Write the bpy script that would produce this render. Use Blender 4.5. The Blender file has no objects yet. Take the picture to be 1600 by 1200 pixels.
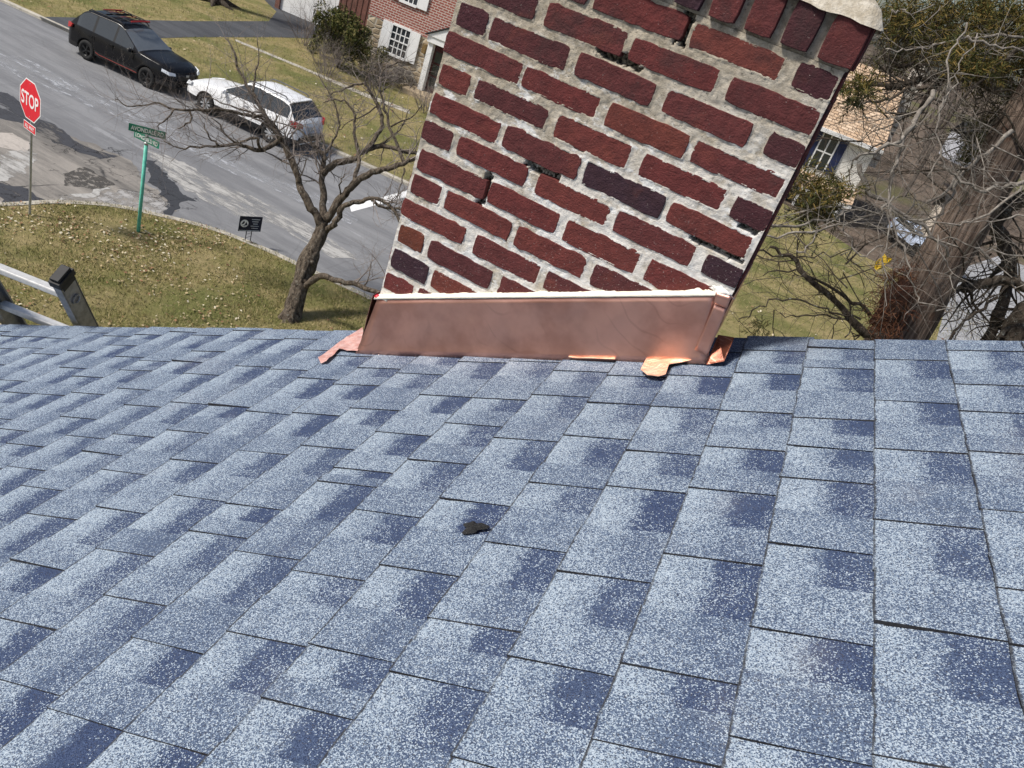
import bpy, bmesh, math, random
import numpy as np
from mathutils import Vector, Matrix, noise as mn
random.seed(7); rng = np.random.default_rng(7)
S = bpy.context.scene; COL = S.collection

# ---------------------------------------------------------------- camera
F = 1256.78
C = np.array([0.9905, -1.7536, 0.2321])
R = np.array([[0.8433, 0.4402, 0.3082], [0.4707, -0.3285, -0.8189], [-0.2592, 0.8357, -0.4842]])
R[2] /= np.linalg.norm(R[2]); R[0] -= R[2]*(R[0]@R[2]); R[0] /= np.linalg.norm(R[0]); R[1] = np.cross(R[2], R[0])
cd = bpy.data.cameras.new('camera'); cam = bpy.data.objects.new('camera', cd); COL.objects.link(cam); S.camera = cam
cd.sensor_width = 36; cd.sensor_fit = 'HORIZONTAL'; cd.lens = 36*F/1600; cd.clip_start = 0.05; cd.clip_end = 3000
m = Matrix.Identity(4)
for i in range(3):
    m[i][0] = R[0][i]; m[i][1] = -R[1][i]; m[i][2] = -R[2][i]; m[i][3] = C[i]
cam.matrix_world = m

# ---------------------------------------------------------------- light
SUN = np.array([-0.50, -0.42, 0.76]); SUN /= np.linalg.norm(SUN)
w = bpy.data.worlds.new('World'); S.world = w; w.use_nodes = True
nt = w.node_tree; bg = nt.nodes['Background']; sk = nt.nodes.new('ShaderNodeTexSky'); sk.sky_type = 'NISHITA'; sk.sun_disc = False
sk.sun_elevation = math.asin(SUN[2]); sk.sun_rotation = math.atan2(SUN[0], SUN[1]); sk.air_density = 1.0; sk.dust_density = 2.5; sk.ozone_density = 1.0
nt.links.new(sk.outputs[0], bg.inputs[0]); bg.inputs[1].default_value = 0.085
sd = bpy.data.lights.new('sun', 'SUN'); sd.energy = 3.5; sd.angle = math.radians(9); sd.color = (1, .955, .89)
so = bpy.data.objects.new('sun', sd); COL.objects.link(so); so.rotation_euler = Vector(SUN).to_track_quat('Z', 'Y').to_euler(); so.location = (-20, 0, 40)
S.view_settings.view_transform = 'Standard'; S.view_settings.look = 'None'; S.view_settings.exposure = 0.35; S.view_settings.gamma = 1
S.render.resolution_x = 1024; S.render.resolution_y = 768
S.cycles.max_bounces = 5; S.cycles.diffuse_bounces = 3; S.cycles.transparent_max_bounces = 8

# ---------------------------------------------------------------- pixel to place
def ray(u, v):
    d = R.T @ np.array([u-800, v-600, F]); return d/np.linalg.norm(d)
def onY(u, v, Y=0.0):
    d = ray(u, v); return C+d*(Y-C[1])/d[1]
def onZ(u, v, Z):
    d = ray(u, v); return C+d*(Z-C[2])/d[2]
def deep(u, v, D):                       # point at depth D in front of the lens
    d = R.T @ np.array([(u-800)/F, (v-600)/F, 1.0]); return C+d*D
def pix(P):
    c = (np.atleast_2d(P)-C) @ R.T; return np.c_[800+F*c[:, 0]/c[:, 2], 600+F*c[:, 1]/c[:, 2], c[:, 2]]
xd = np.array([0.8853, 0.0583, 0.4614]); yd = np.array([-0.0814, 0.9962, 0.0302])
xd /= np.linalg.norm(xd); yd -= xd*(xd@yd); yd /= np.linalg.norm(yd); nd = np.cross(xd, yd)
O = np.array([-0.013, -0.01, -0.94])
def roof(u, v):
    d = ray(u, v); t = ((O-C)@nd)/(d@nd); P = C+t*d; return (P-O)@xd, (P-O)@yd
def RP(a, b, h=0.0): return O+xd*a+yd*b+nd*h
ZG = -9.2; ZL = ZG+0.12
RD = np.array([0.9944, 0.1060, 0]); RN = np.array([-0.1060, 0.9944, 0])    # street direction, and across it

# ---------------------------------------------------------------- node helper
class Mat:
    def __init__(s, name, rough=0.8, metal=0.0, spec=0.3):
        s.m = bpy.data.materials.new(name); s.m.use_nodes = True; s.t = s.m.node_tree
        s.b = s.t.nodes['Principled BSDF']; s.b.inputs['Roughness'].default_value = rough; s.b.inputs['Metallic'].default_value = metal
        s.b.inputs['Specular IOR Level'].default_value = spec
        s.geo = None
    def n(s, typ, **kw):
        nd_ = s.t.nodes.new('ShaderNode'+typ)
        for k, v in kw.items(): setattr(nd_, k, v)
        return nd_
    def l(s, a, b): s.t.links.new(a, b)
    def pos(s, kind='pos'):
        if kind == 'pos': return s.n('NewGeometry').outputs['Position']
        return s.n('TexCoord').outputs[kind]
    def put(s, sock, v):
        if hasattr(v, 'is_output') : s.l(v, sock)
        elif isinstance(v, (tuple, list)): sock.default_value = tuple(v)+(1,)*(len(sock.default_value)-len(v)) if hasattr(sock.default_value, '__len__') else v
        else:
            try: sock.default_value = v
            except TypeError: sock.default_value = (v, v, v, 1)
    def noise(s, scale, detail=4, rough=.6, vec=None, col=False, dist=0):
        q = s.n('TexNoise'); q.inputs['Scale'].default_value = scale; q.inputs['Detail'].default_value = detail; q.inputs['Roughness'].default_value = rough; q.inputs['Distortion'].default_value = dist
        s.l(vec if vec is not None else s.pos(), q.inputs['Vector']); return q.outputs['Color' if col else 'Fac']
    def voro(s, scale, out='Color', feature='F1', vec=None, rand=1):
        q = s.n('TexVoronoi', feature=feature); q.inputs['Scale'].default_value = scale; q.inputs['Randomness'].default_value = rand
        s.l(vec if vec is not None else s.pos(), q.inputs['Vector']); return q.outputs[out]
    def math(s, op, a, b=0.0, c=0.0, clamp=False):
        q = s.n('Math', operation=op, use_clamp=clamp)
        for i, v in enumerate((a, b, c)): s.put(q.inputs[i], v)
        return q.outputs[0]
    def ramp(s, fac, a, b): # smoothstep a..b
        q = s.n('MapRange', interpolation_type='SMOOTHSTEP'); s.put(q.inputs[0], fac); q.inputs[1].default_value = a; q.inputs[2].default_value = b
        return q.outputs[0]
    def mix(s, fac, a, b, op='MIX'):
        q = s.n('Mix', data_type='RGBA', blend_type=op); s.put(q.inputs[0], fac); s.put(q.inputs[6], a); s.put(q.inputs[7], b); return q.outputs[2]
    def scale(s, v, sc=(1, 1, 1), rot=(0, 0, 0)):
        q = s.n('Mapping'); s.l(v, q.inputs[0]); q.inputs['Scale'].default_value = sc; q.inputs['Rotation'].default_value = rot; return q.outputs[0]
    def sep(s, v):
        q = s.n('SeparateXYZ'); s.l(v, q.inputs[0]); return q.outputs
    def attr(s, name):
        q = s.n('Attribute', attribute_name=name); return q.outputs
    def col(s, c): s.put(s.b.inputs['Base Color'], c); return s
    def bump(s, h, strength=.5, dist=.01):
        q = s.n('Bump'); q.inputs['Strength'].default_value = strength; q.inputs['Distance'].default_value = dist; s.l(h, q.inputs['Height']); s.l(q.outputs[0], s.b.inputs['Normal']); return s
def simple(name, c, rough=.7, var=.18, sc=8, metal=0, spec=.3, bump=0, kind='pos', detail=5, bd=.01):
    M = Mat(name, rough, metal, spec)
    p = M.pos(kind); f = M.noise(sc, detail, .65, p)
    lo = tuple(x*(1-var) for x in c); hi = tuple(min(1, x*(1+var)) for x in c)
    M.col(M.mix(M.ramp(f, .3, .7), lo, hi))
    if bump: M.bump(M.noise(sc*4, 5, .6, p), bump, bd)
    return M.m

# ---------------------------------------------------------------- mesh helpers
def mesh_obj(name, V, Fc, mat, parent=None, smooth=False):
    me = bpy.data.meshes.new(name); me.from_pydata([tuple(map(float, v)) for v in V], [], [tuple(f) for f in Fc]); me.update()
    if mat: me.materials.append(mat)
    if smooth: me.polygons.foreach_set('use_smooth', [True]*len(me.polygons))
    o = bpy.data.objects.new(name, me); COL.objects.link(o)
    if parent: o.parent = parent
    return o
class MB:
    def __init__(s): s.V = []; s.F = []
    def add(s, V, Fc):
        k = len(s.V); s.V += [tuple(map(float, v)) for v in V]; s.F += [tuple(i+k for i in f) for f in Fc]; return s
    def box(s, c, d, X=(1, 0, 0), Y=(0, 1, 0), Z=(0, 0, 1)):
        c = np.array(c, float); X = np.array(X)*d[0]/2; Y = np.array(Y)*d[1]/2; Z = np.array(Z)*d[2]/2
        V = [c+i*X+j*Y+k*Z for i in (-1, 1) for j in (-1, 1) for k in (-1, 1)]
        return s.add(V, [(0, 1, 3, 2), (4, 6, 7, 5), (0, 4, 5, 1), (2, 3, 7, 6), (0, 2, 6, 4), (1, 5, 7, 3)])
    def tube(s, P, r, n=6, cap=True):
        P = [np.array(p, float) for p in P]; k = len(P); V = []; Fc = []
        r = [r]*k if np.isscalar(r) else r
        up = None
        for i in range(k):
            t = P[min(i+1, k-1)]-P[max(i-1, 0)]; t = t/(np.linalg.norm(t)+1e-9)
            if up is None:
                h = np.array([0, 0, 1.]) if abs(t[2]) < .9 else np.array([1., 0, 0]); up = np.cross(t, h)
            up = up-t*(up@t); up /= np.linalg.norm(up)+1e-9; q = np.cross(t, up)
            for j in range(n):
                a = 2*math.pi*j/n; V.append(P[i]+(up*math.cos(a)+q*math.sin(a))*r[i])
        for i in range(k-1):
            for j in range(n): Fc.append((i*n+j, i*n+(j+1) % n, (i+1)*n+(j+1) % n, (i+1)*n+j))
        if cap: Fc += [tuple(range(n))[::-1], tuple((k-1)*n+j for j in range(n))]
        return s.add(V, Fc)
    def prism(s, poly, d):                 # poly: list of 3d points, extruded by vector d
        n = len(poly); V = [np.array(p, float) for p in poly]; V += [p+np.array(d) for p in V]
        return s.add(V, [tuple(range(n)), tuple(range(2*n-1, n-1, -1))]+[(j, n+j, n+(j+1) % n, (j+1) % n)[::-1] for j in range(n)])
    def lathe(s, prof, c, ax=(0, 1, 0), n=24):
        ax = np.array(ax, float); u = np.cross(ax, (0, 0, 1)); u /= np.linalg.norm(u); v = np.cross(u, ax); V = []; Fc = []
        for (h, r) in prof:
            for j in range(n):
                a = 2*math.pi*j/n; V.append(np.array(c)+ax*h+(u*math.cos(a)+v*math.sin(a))*r)
        for i in range(len(prof)-1):
            for j in range(n): Fc.append((i*n+j, (i+1)*n+j, (i+1)*n+(j+1) % n, i*n+(j+1) % n))
        return s.add(V, Fc)
    def build(s, name, mat, parent=None, smooth=False): return mesh_obj(name, s.V, s.F, mat, parent, smooth)
def tag(o, label=None, cat=None, group=None, kind=None):
    for k, v in (('label', label), ('category', cat), ('group', group), ('kind', kind)):
        if v: o[k] = v
    return o
def thing(name, label, cat, loc=(0, 0, 0), group=None):
    o = bpy.data.objects.new(name, None); COL.objects.link(o); o.location = tuple(map(float, loc)); o.empty_display_size = .1
    return tag(o, label, cat, group)
def part(o, root):
    """parent keeping world geometry: the mesh was built in world space"""
    o.parent = root; o.matrix_parent_inverse = Matrix.Translation(root.location).inverted(); return o
def frame(me_o, Mx): me_o.data.transform(Mx); return me_o
def font_mesh(txt, w_, h_):
    cu = bpy.data.curves.new('t', 'FONT'); cu.body = txt; cu.size = 1; cu.extrude = .012; cu.offset = .012; cu.align_x = 'CENTER'
    o = bpy.data.objects.new('t', cu); COL.objects.link(o); dg = bpy.context.evaluated_depsgraph_get()
    me = bpy.data.meshes.new_from_object(o.evaluated_get(dg)); bpy.data.objects.remove(o)
    v = np.array([x.co[:] for x in me.vertices]); mn_, mx = v.min(0), v.max(0)
    v = (v-(mn_+mx)/2)/(mx-mn_)*np.array([w_, h_, .004]); me.vertices.foreach_set('co', v.ravel()); me.update(); return me
def lettering(name, txt, w_, h_, mat, c, X, Y, Zn, root):
    me = font_mesh(txt, w_, h_); me.materials.clear(); me.materials.append(mat)
    M4 = Matrix.Identity(4)
    for i in range(3): M4[i][0] = X[i]; M4[i][1] = Y[i]; M4[i][2] = Zn[i]; M4[i][3] = c[i]
    me.transform(M4); o = bpy.data.objects.new(name, me); COL.objects.link(o); return part(o, root)

# ---------------------------------------------------------------- materials
def mat_shingle():
    M = Mat('asphalt_shingle_granules', .82, 0, .25)
    uv = M.sep(M.n('UVMap', uv_map='uv').outputs[0]); u, v = uv[0], uv[1]
    at = M.attr('tone'); ch = M.sep(at['Vector'])
    p = M.pos()
    big = M.noise(14, 3, .6, p)
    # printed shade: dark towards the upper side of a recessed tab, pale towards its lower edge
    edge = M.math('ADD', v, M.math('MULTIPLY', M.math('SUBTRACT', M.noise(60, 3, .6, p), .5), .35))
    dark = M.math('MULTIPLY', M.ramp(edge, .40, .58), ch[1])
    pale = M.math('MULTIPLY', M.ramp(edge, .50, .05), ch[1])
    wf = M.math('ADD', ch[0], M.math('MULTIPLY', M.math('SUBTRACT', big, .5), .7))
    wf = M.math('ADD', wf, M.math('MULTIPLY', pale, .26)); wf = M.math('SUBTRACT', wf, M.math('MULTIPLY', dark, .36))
    cell = M.sep(M.voro(680, 'Color', 'F1', p)); cell2 = M.sep(M.voro(900, 'Color', 'F1', p))
    isl = M.math('GREATER_THAN', M.math('ADD', wf, 0.0), cell[0])
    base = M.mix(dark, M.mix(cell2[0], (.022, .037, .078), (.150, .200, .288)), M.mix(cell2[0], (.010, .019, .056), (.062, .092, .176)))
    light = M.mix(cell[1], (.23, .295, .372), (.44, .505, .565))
    c = M.mix(isl, base, light)
    # dirt speckles and warm dust
    c = M.mix(M.math('MULTIPLY', M.math('GREATER_THAN', cell[2], .93), .7), c, (.05, .05, .06))
    c = M.mix(M.math('MULTIPLY', M.ramp(M.noise(3.2, 5, .65, p), .56, .80), .25), c, (.27, .25, .25))
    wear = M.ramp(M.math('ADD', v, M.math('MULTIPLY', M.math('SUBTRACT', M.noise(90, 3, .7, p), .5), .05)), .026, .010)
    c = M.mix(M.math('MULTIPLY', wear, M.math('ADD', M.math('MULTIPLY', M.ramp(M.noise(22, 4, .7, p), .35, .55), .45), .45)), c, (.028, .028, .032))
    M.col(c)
    M.bump(M.math('ADD', M.voro(600, 'Distance', 'F1', p), M.math('MULTIPLY', M.noise(180, 2, .6, p), .6)), .55, .0022)
    return M.m
def mat_brick():
    M = Mat('weathered_red_brick', .88, 0, .2); p = M.pos(); at = M.attr('tone')['Color']
    f = M.noise(26, 6, .7, p); c = M.mix(M.ramp(f, .34, .70), M.mix(.40, at, (.04, .016, .017)), at)
    c = M.mix(M.math('MULTIPLY', M.ramp(M.noise(9, 4, .6, p), .55, .75), .45), c, (.215, .060, .040))
    c = M.mix(M.math('MULTIPLY', M.ramp(M.noise(55, 5, .7, p), .60, .78), .5), c, (.05, .025, .028))
    # lime specks and smears, heavier low down where the old flashing was torn off
    z = M.sep(p)[2]; low = M.ramp(M.math('SUBTRACT', z, M.math('MULTIPLY', M.sep(p)[0], .52)), -.42, -.80)
    sp = M.ramp(M.math('ADD', M.noise(300, 3, .6, p), M.math('MULTIPLY', low, .04)), .70, .73)
    c = M.mix(M.math('MULTIPLY', sp, .7), c, (.62, .55, .50))
    sm = M.math('MULTIPLY', M.ramp(M.noise(34, 7, .75, p), .62, .70), M.math('ADD', M.math('MULTIPLY', low, .65), .02))
    c = M.mix(sm, c, (.60, .56, .53)); M.col(c)
    c = M.mix(M.math('MULTIPLY', M.ramp(M.noise(6, 6, .75, p), .48, .66), M.math('MULTIPLY', M.ramp(z, -.45, .15), .55)), c, (.050, .032, .032)); M.col(c)
    M.bump(M.math('ADD', M.noise(240, 5, .7, p), M.math('MULTIPLY', M.noise(40, 4, .6, p), 1.6)), .9, .0045); return M.m
def mat_mortar():
    M = Mat('old_lime_mortar', .95, 0, .1); p = M.pos(); s = M.sep(p)
    c = M.mix(M.ramp(M.noise(38, 6, .7, p), .3, .7), (.28, .24, .18), (.54, .475, .375))
    low = M.ramp(M.math('SUBTRACT', s[2], M.math('MULTIPLY', s[0], .52)), -.15, -.62)
    c = M.mix(M.math('MULTIPLY', M.ramp(M.noise(11, 6, .7, p), .68, .42), low), c, (.74, .71, .66))
    wh = M.math('MULTIPLY', M.ramp(M.noise(15, 6, .7, M.scale(p, (1, 1, 1.7), (0, 0, 0))), .52, .60), M.ramp(s[2], .10, -.15))
    c = M.mix(wh, c, (.74, .73, .70))
    lich = M.math('MULTIPLY', M.ramp(M.noise(75, 5, .8, p), .56, .64), M.ramp(s[2], -.35, .05))
    c = M.mix(M.math('MULTIPLY', lich, .7), c, (.10, .095, .08))
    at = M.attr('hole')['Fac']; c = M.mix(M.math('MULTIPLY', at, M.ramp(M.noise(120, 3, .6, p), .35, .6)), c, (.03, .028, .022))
    M.col(c); M.bump(M.math('ADD', M.noise(420, 4, .7, p), M.noise(110, 5, .7, p)), .8, .003); return M.m
def mat_copper(dark=False):
    M = Mat('shade_dark_copper' if dark else 'copper_sheet', .34, 1.0 if not dark else .5); p = M.pos()  # dark version has the fold's shade put into its colour
    a = (.74, .42, .335) if not dark else (.16, .045, .022); b = (.55, .29, .225) if not dark else (.06, .018, .010)
    st = M.noise(9, 5, .6, M.scale(p, (1.2, 1, 22)), dist=1.5)
    c = M.mix(M.ramp(M.noise(7, 4, .6, p), .35, .68), a, b)
    # forming swirls left in the film on the sheet
    wv = M.n('TexWave', wave_type='BANDS', bands_direction='Z'); wv.inputs['Scale'].default_value = 6; wv.inputs['Distortion'].default_value = 16; wv.inputs['Detail'].default_value = 2; wv.inputs['Detail Scale'].default_value = .8
    M.l(p, wv.inputs['Vector'])
    c = M.mix(M.math('MULTIPLY', M.math('MULTIPLY', M.ramp(wv.outputs['Fac'], .96, 1.0), M.ramp(M.noise(5, 3, .5, p), .46, .60)), .16), c, (.20, .085, .07))
    c = M.mix(M.math('MULTIPLY', M.ramp(st, .58, .72), .25), c, (.72, .40, .30))
    c = M.mix(M.math('MULTIPLY', M.ramp(M.noise(16, 3, .5, p), .70, .76), .6), c, (.80, .42, .36))
    M.col(c); M.put(M.b.inputs['Roughness'], M.math('ADD', M.math('MULTIPLY', M.noise(12, 4, .6, p), .25), .30 if not dark else .18))
    M.bump(M.math('ADD', M.noise(10, 3, .5, p), M.math('MULTIPLY', M.noise(240, 3, .5, M.scale(p, (1, 1, .06))), .06)), .25 if not dark else .6, .01); return M.m
def mat_lawn():
    M = Mat('winter_lawn', .95, 0, .1); p = M.pos()
    c = M.mix(M.ramp(M.noise(1.1, 6, .7, p), .35, .65), (.22, .20, .075), (.36, .29, .145))
    c = M.mix(M.ramp(M.noise(.45, 4, .6, p), .45, .65), c, (.15, .16, .052))
    c = M.mix(M.math('MULTIPLY', M.ramp(M.noise(28, 4, .7, p), .5, .68), .7), c, (.30, .24, .12))
    c = M.mix(M.math('MULTIPLY', M.ramp(M.noise(45, 3, .7, p), .55, .7), .6), c, (.045, .05, .018))
    c = M.mix(M.math('MULTIPLY', M.ramp(M.noise(5, 6, .8, p), .50, .66), .55), c, (.085, .085, .032)); c = M.mix(M.math('MULTIPLY', M.ramp(M.noise(9, 6, .8, M.scale(p, (1, 1, 1), (0, 0, 1))), .54, .68), .6), c, (.40, .32, .18))
    M.col(c); M.bump(M.noise(60, 4, .7, p), .9, .04); return M.m
def mat_asphalt(name, lo, hi, streak=.5, crack=.5):
    M = Mat(name, .9, 0, .25); p = M.pos(); q = M.scale(p, (.16, 1, 1), (0, 0, -.106))
    c = M.mix(M.ramp(M.noise(1.6, 6, .7, q), .36, .66), lo, hi)
    c = M.mix(M.math('MULTIPLY', M.ramp(M.noise(.9, 7, .75, q), .60, .68), streak), c, tuple(min(1, x*1.9) for x in hi))
    c = M.mix(M.math('MULTIPLY', M.ramp(M.noise(30, 4, .7, p), .5, .7), .35), c, tuple(x*.55 for x in lo))
    e = M.voro(.55, 'Distance', 'DISTANCE_TO_EDGE', vec=M.mix(.18, p, M.noise(1.4, 5, .7, p, col=True), 'ADD'))
    cr = M.math('MULTIPLY', M.ramp(e, .018, .004), M.ramp(M.noise(.3, 3, .5, p), .46, .56))
    c = M.mix(M.math('MULTIPLY', cr, crack), c, (.03, .03, .032)); M.col(c); M.bump(M.noise(120, 3, .7, p), .5, .01); return M.m
def mat_patch(name, colr, thr=.5, sc=2.2, str_=(.3, 1, 1)):
    M = Mat(name, .92, 0, .2); p = M.pos(); M.col(M.mix(M.noise(14, 5, .7, p), tuple(x*.7 for x in colr), tuple(min(1, x*1.3) for x in colr)))
    uv = M.sep(M.n('UVMap', uv_map='uv').outputs[0])
    f = M.noise(sc, 7, .75, M.scale(p, str_, (0, 0, -.106)))
    M.put(M.b.inputs['Alpha'], M.ramp(f, thr-.08, thr+.12)); return M.m
def mat_bark(name, a, b, sc=20, stretch=(1, 1, .12), bs=1.0, lichen=0, bd=.03):
    M = Mat(name, .95, 0, .1); p = M.pos(); q = M.scale(p, stretch)
    f = M.noise(sc, 6, .7, q, dist=.6); c = M.mix(M.ramp(f, .32, .68), a, b)
    if lichen: c = M.mix(M.math('MULTIPLY', M.ramp(M.noise(sc*.9, 5, .8, p), .57, .66), lichen), c, (.44, .46, .40))
    M.col(c); M.bump(f, bs, bd); return M.m
def mat_leaf(name, cols, rough=.85):
    M = Mat(name, rough, 0, .15); r = M.n('NewGeometry').outputs['Random Per Island']
    c = cols[0]
    for i, k in enumerate(cols[1:]): c = M.mix(M.math('GREATER_THAN', r, (i+1)/len(cols)), c, k)
    M.col(c); return M.m
def mat_paint(name, c, rough=.3, coat=.6, metal=0):
    M = Mat(name, rough, metal, .5); M.b.inputs['Coat Weight'].default_value = coat; M.b.inputs['Coat Roughness'].default_value = .06
    f = M.noise(6, 5, .7); M.col(M.mix(M.math('MULTIPLY', M.ramp(f, .5, .8), .18), c, (.35, .33, .30))); M.put(M.b.inputs['Roughness'], M.math('ADD', M.math('MULTIPLY', f, .15), rough)); return M.m
def mat_glass(name, c=(.02, .025, .03), rough=.08):
    M = Mat(name, rough, 0, .8); M.col(M.mix(M.noise(3, 3), c, tuple(x*1.6 for x in c))); return M.m
def mat_roof2(name, a, b, dx, sx=.32, sz=.19):       # shingles of far roofs, too small to tell apart
    M = Mat(name, .92, 0, .15); p = M.pos('UV'); br = M.n('TexBrick'); M.l(p, br.inputs['Vector'])
    br.inputs['Color1'].default_value = a+(1,); br.inputs['Color2'].default_value = b+(1,); br.inputs['Mortar'].default_value = tuple(x*.35 for x in a)+(1,)
    br.inputs['Scale'].default_value = 1; br.inputs['Brick Width'].default_value = sx; br.inputs['Row Height'].default_value = sz; br.inputs['Mortar Size'].default_value = .022; br.inputs['Bias'].default_value = -.1
    c = M.mix(M.math('MULTIPLY', M.ramp(M.noise(1.2, 5, .7), .45, .7), .35), br.outputs[0], tuple(x*.6 for x in b)); M.col(c); M.bump(br.outputs['Fac'], .6, -.02); return M.m
def mat_farbrick():
    M = Mat('far_brick', .9, 0, .2); p = M.pos('UV'); br = M.n('TexBrick'); M.l(p, br.inputs['Vector'])
    br.inputs['Color1'].default_value = (.27, .075, .055, 1); br.inputs['Color2'].default_value = (.36, .13, .095, 1); br.inputs['Mortar'].default_value = (.62, .56, .50, 1)
    br.inputs['Scale'].default_value = 1; br.inputs['Brick Width'].default_value = .30; br.inputs['Row Height'].default_value = .115; br.inputs['Mortar Size'].default_value = .016
    M.col(M.mix(M.math('MULTIPLY', M.noise(1.1, 5, .7), .4), br.outputs[0], (.20, .08, .07))); M.bump(br.outputs['Fac'], .5, -.01); return M.m
def mat_stone():
    M = Mat('field_stone', .9, 0, .2); p = M.scale(M.pos('UV'), (1.9, 4.2, 1)); cl = M.voro(1, 'Color', vec=p); e = M.voro(1, 'Distance', 'DISTANCE_TO_EDGE', vec=p)
    s = M.sep(cl); c = M.mix(s[0], (.23, .175, .11), (.44, .36, .25)); c = M.mix(M.math('GREATER_THAN', s[1], .72), c, (.17, .15, .13)); c = M.mix(M.ramp(e, .07, .02), c, (.44, .40, .33)); M.col(c)
    M.bump(M.ramp(e, 0, .2), .8, .04); return M.m
m_sh = mat_shingle(); m_brick = mat_brick(); m_mortar = mat_mortar(); m_cu = mat_copper(); m_cud = mat_copper(True)
m_lawn = mat_lawn(); m_far = mat_farbrick(); m_stone = mat_stone()
m_road = mat_asphalt('street_asphalt', (.165, .167, .174), (.235, .237, .243), .35, .12); m_side = mat_asphalt('old_side_street_asphalt', (.150, .140, .128), (.30, .275, .245), .6, .9)
m_drive = mat_asphalt('driveway_asphalt', (.055, .058, .064), (.085, .088, .095), .15, .1); m_conc = simple('kerb_concrete', (.40, .37, .31), .9, .25, 3, bump=.4)
m_white = simple('white_paint', (.80, .80, .79), .5, .05, 3); m_black = simple('black_plastic', (.016, .016, .017), .55, .3, 20); m_steel = simple('galvanised_steel', (.42, .43, .43), .45, .2, 25, metal=.7)
m_alu = simple('dull_aluminium', (.27, .27, .275), .45, .2, 30, metal=.55, bump=.15, bd=.002); m_alu2 = simple('bright_aluminium', (.58, .575, .56), .45, .12, 40, metal=.25)
m_green = simple('teal_green_pole', (.13, .50, .385), .45, .15, 10); m_sgreen = simple('street_sign_green', (.012, .19, .115), .4, .12, 8); m_red = simple('stop_sign_red', (.64, .018, .030), .4, .08, 5)
m_navy = simple('navy_print', (.010, .014, .035), .45, .2, 8); m_pale = simple('pale_print', (.55, .58, .62), .5, .1, 30)
m_glass = mat_glass('dark_window_glass'); m_tyre = simple('tyre_rubber', (.018, .018, .018), .8, .3, 30)
m_barkA = mat_bark('grey_brown_bark', (.030, .023, .018), (.185, .150, .115), 17, (1, 1, .35), 1.0, .35, .05); m_twig = mat_bark('pale_twig', (.15, .125, .11), (.29, .25, .225), 30, (1, 1, 1), .2)
m_cedar = mat_bark('shredding_cedar_bark', (.060, .042, .032), (.265, .205, .165), 46, (1, 1, .05), 1.0, .12, .05); m_barkD = mat_bark('dark_wet_bark', (.022, .018, .014), (.10, .08, .062), 30, (1, 1, .4), .9, .45, .02)
m_grey = mat_bark('grey_lichen_twig', (.105, .09, .075), (.31, .28, .245), 30, (1, 1, .5), .5, .3, .01)

# ================================================================ SETTING
def sheet(name, P, mat, kind='structure', parent=None):
    me = bpy.data.meshes.new(name); bm = bmesh.new(); vs = [bm.verts.new(tuple(map(float, p))) for p in P]; f = bm.faces.new(vs)
    if f.normal.z < 0: f.normal_flip()
    bmesh.ops.triangulate(bm, faces=bm.faces[:]); bm.normal_update()
    for f in bm.faces:
        if f.normal.z < 0: f.normal_flip()
    bm.to_mesh(me); bm.free(); me.materials.append(mat); o = bpy.data.objects.new(name, me); COL.objects.link(o)
    if parent: o.parent = parent
    elif kind: o['kind'] = kind
    return o
def gp(px, Z): return [onZ(u, v, Z) for u, v in px]
# terrain: one sheet to the horizon, rising into a brown wooded hillside on the right
def terrain():
    V = []; Fc = []; nx, ny = 70, 90
    xs = np.linspace(-1, 1, nx); xs = np.sign(xs)*(abs(xs)**2.2)*1500; ys = np.linspace(0, 1, ny)**2.4*1900-40
    def h(x, y):
        t = max(0, min(1, (y-62)/160)); z = ZG-.06
        return z+t*t*(3-2*t)*6.0*(1+.35*mn.noise(Vector((x*.012, y*.012, 3))))
    for y in ys:
        for x in xs: V.append((x, y, h(x, y)))
    for j in range(ny-1):
        for i in range(nx-1): Fc.append((j*nx+i, j*nx+i+1, (j+1)*nx+i+1, (j+1)*nx+i))
    M = Mat('leaf_litter_ground', .95, 0, .1); p = M.pos()
    c = M.mix(M.ramp(M.noise(.5, 7, .75, p), .38, .62), (.075, .058, .045), (.175, .135, .105)); c = M.mix(M.math('MULTIPLY', M.ramp(M.noise(3, 6, .8, p), .54, .66), .6), c, (.28, .22, .16))
    c = M.mix(M.ramp(M.noise(.05, 4, .6, p), .52, .64), c, (.115, .11, .05)); M.col(c); M.bump(M.noise(4, 6, .7, p), .8, .2)
    return tag(mesh_obj('terrain', V, Fc, M.m, None, True), kind='structure')
terrain()
K0 = onZ(0, 2, ZG); K1 = onZ(637, 291, ZG)
farK = lambda s, off=0, Z=ZG: np.array([*(K1[:2]+RD[:2]*s+RN[:2]*off), Z])      # point on far kerb line
road = sheet('road', [farK(-70), farK(90), (90, -30, ZG), (-60, -30, ZG)], m_road)
nk = [(-260, 420), (-120, 345), (0, 318), (75, 314), (150, 317), (200, 324), (250, 335), (300, 347), (350, 362), (420, 390), (465, 411), (560, 455), (597, 472)]
NK = [onZ(u, v, ZL) for u, v in nk]; NK = [np.array([-17.2, -30, ZL]), np.array([-17.2, 0, ZL]), np.array([-16.9, 6, ZL])]+NK[2:]
NK.append(NK[-1]+RD*100)
def smooth_line(P, n=6):
    out = []
    for i in range(len(P)-1):
        p0, p1, p2, p3 = P[max(i-1, 0)], P[i], P[i+1], P[min(i+2, len(P)-1)]
        for t in np.linspace(0, 1, n, endpoint=False): out.append(.5*((2*p1)+(-p0+p2)*t+(2*p0-5*p1+4*p2-p3)*t*t+(-p0+3*p1-3*p2+p3)*t**3))
    return out+[P[-1]]
NKs = smooth_line(NK[2:-1], 5); NKs = NK[:2]+NKs+[NK[-1]]
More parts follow.
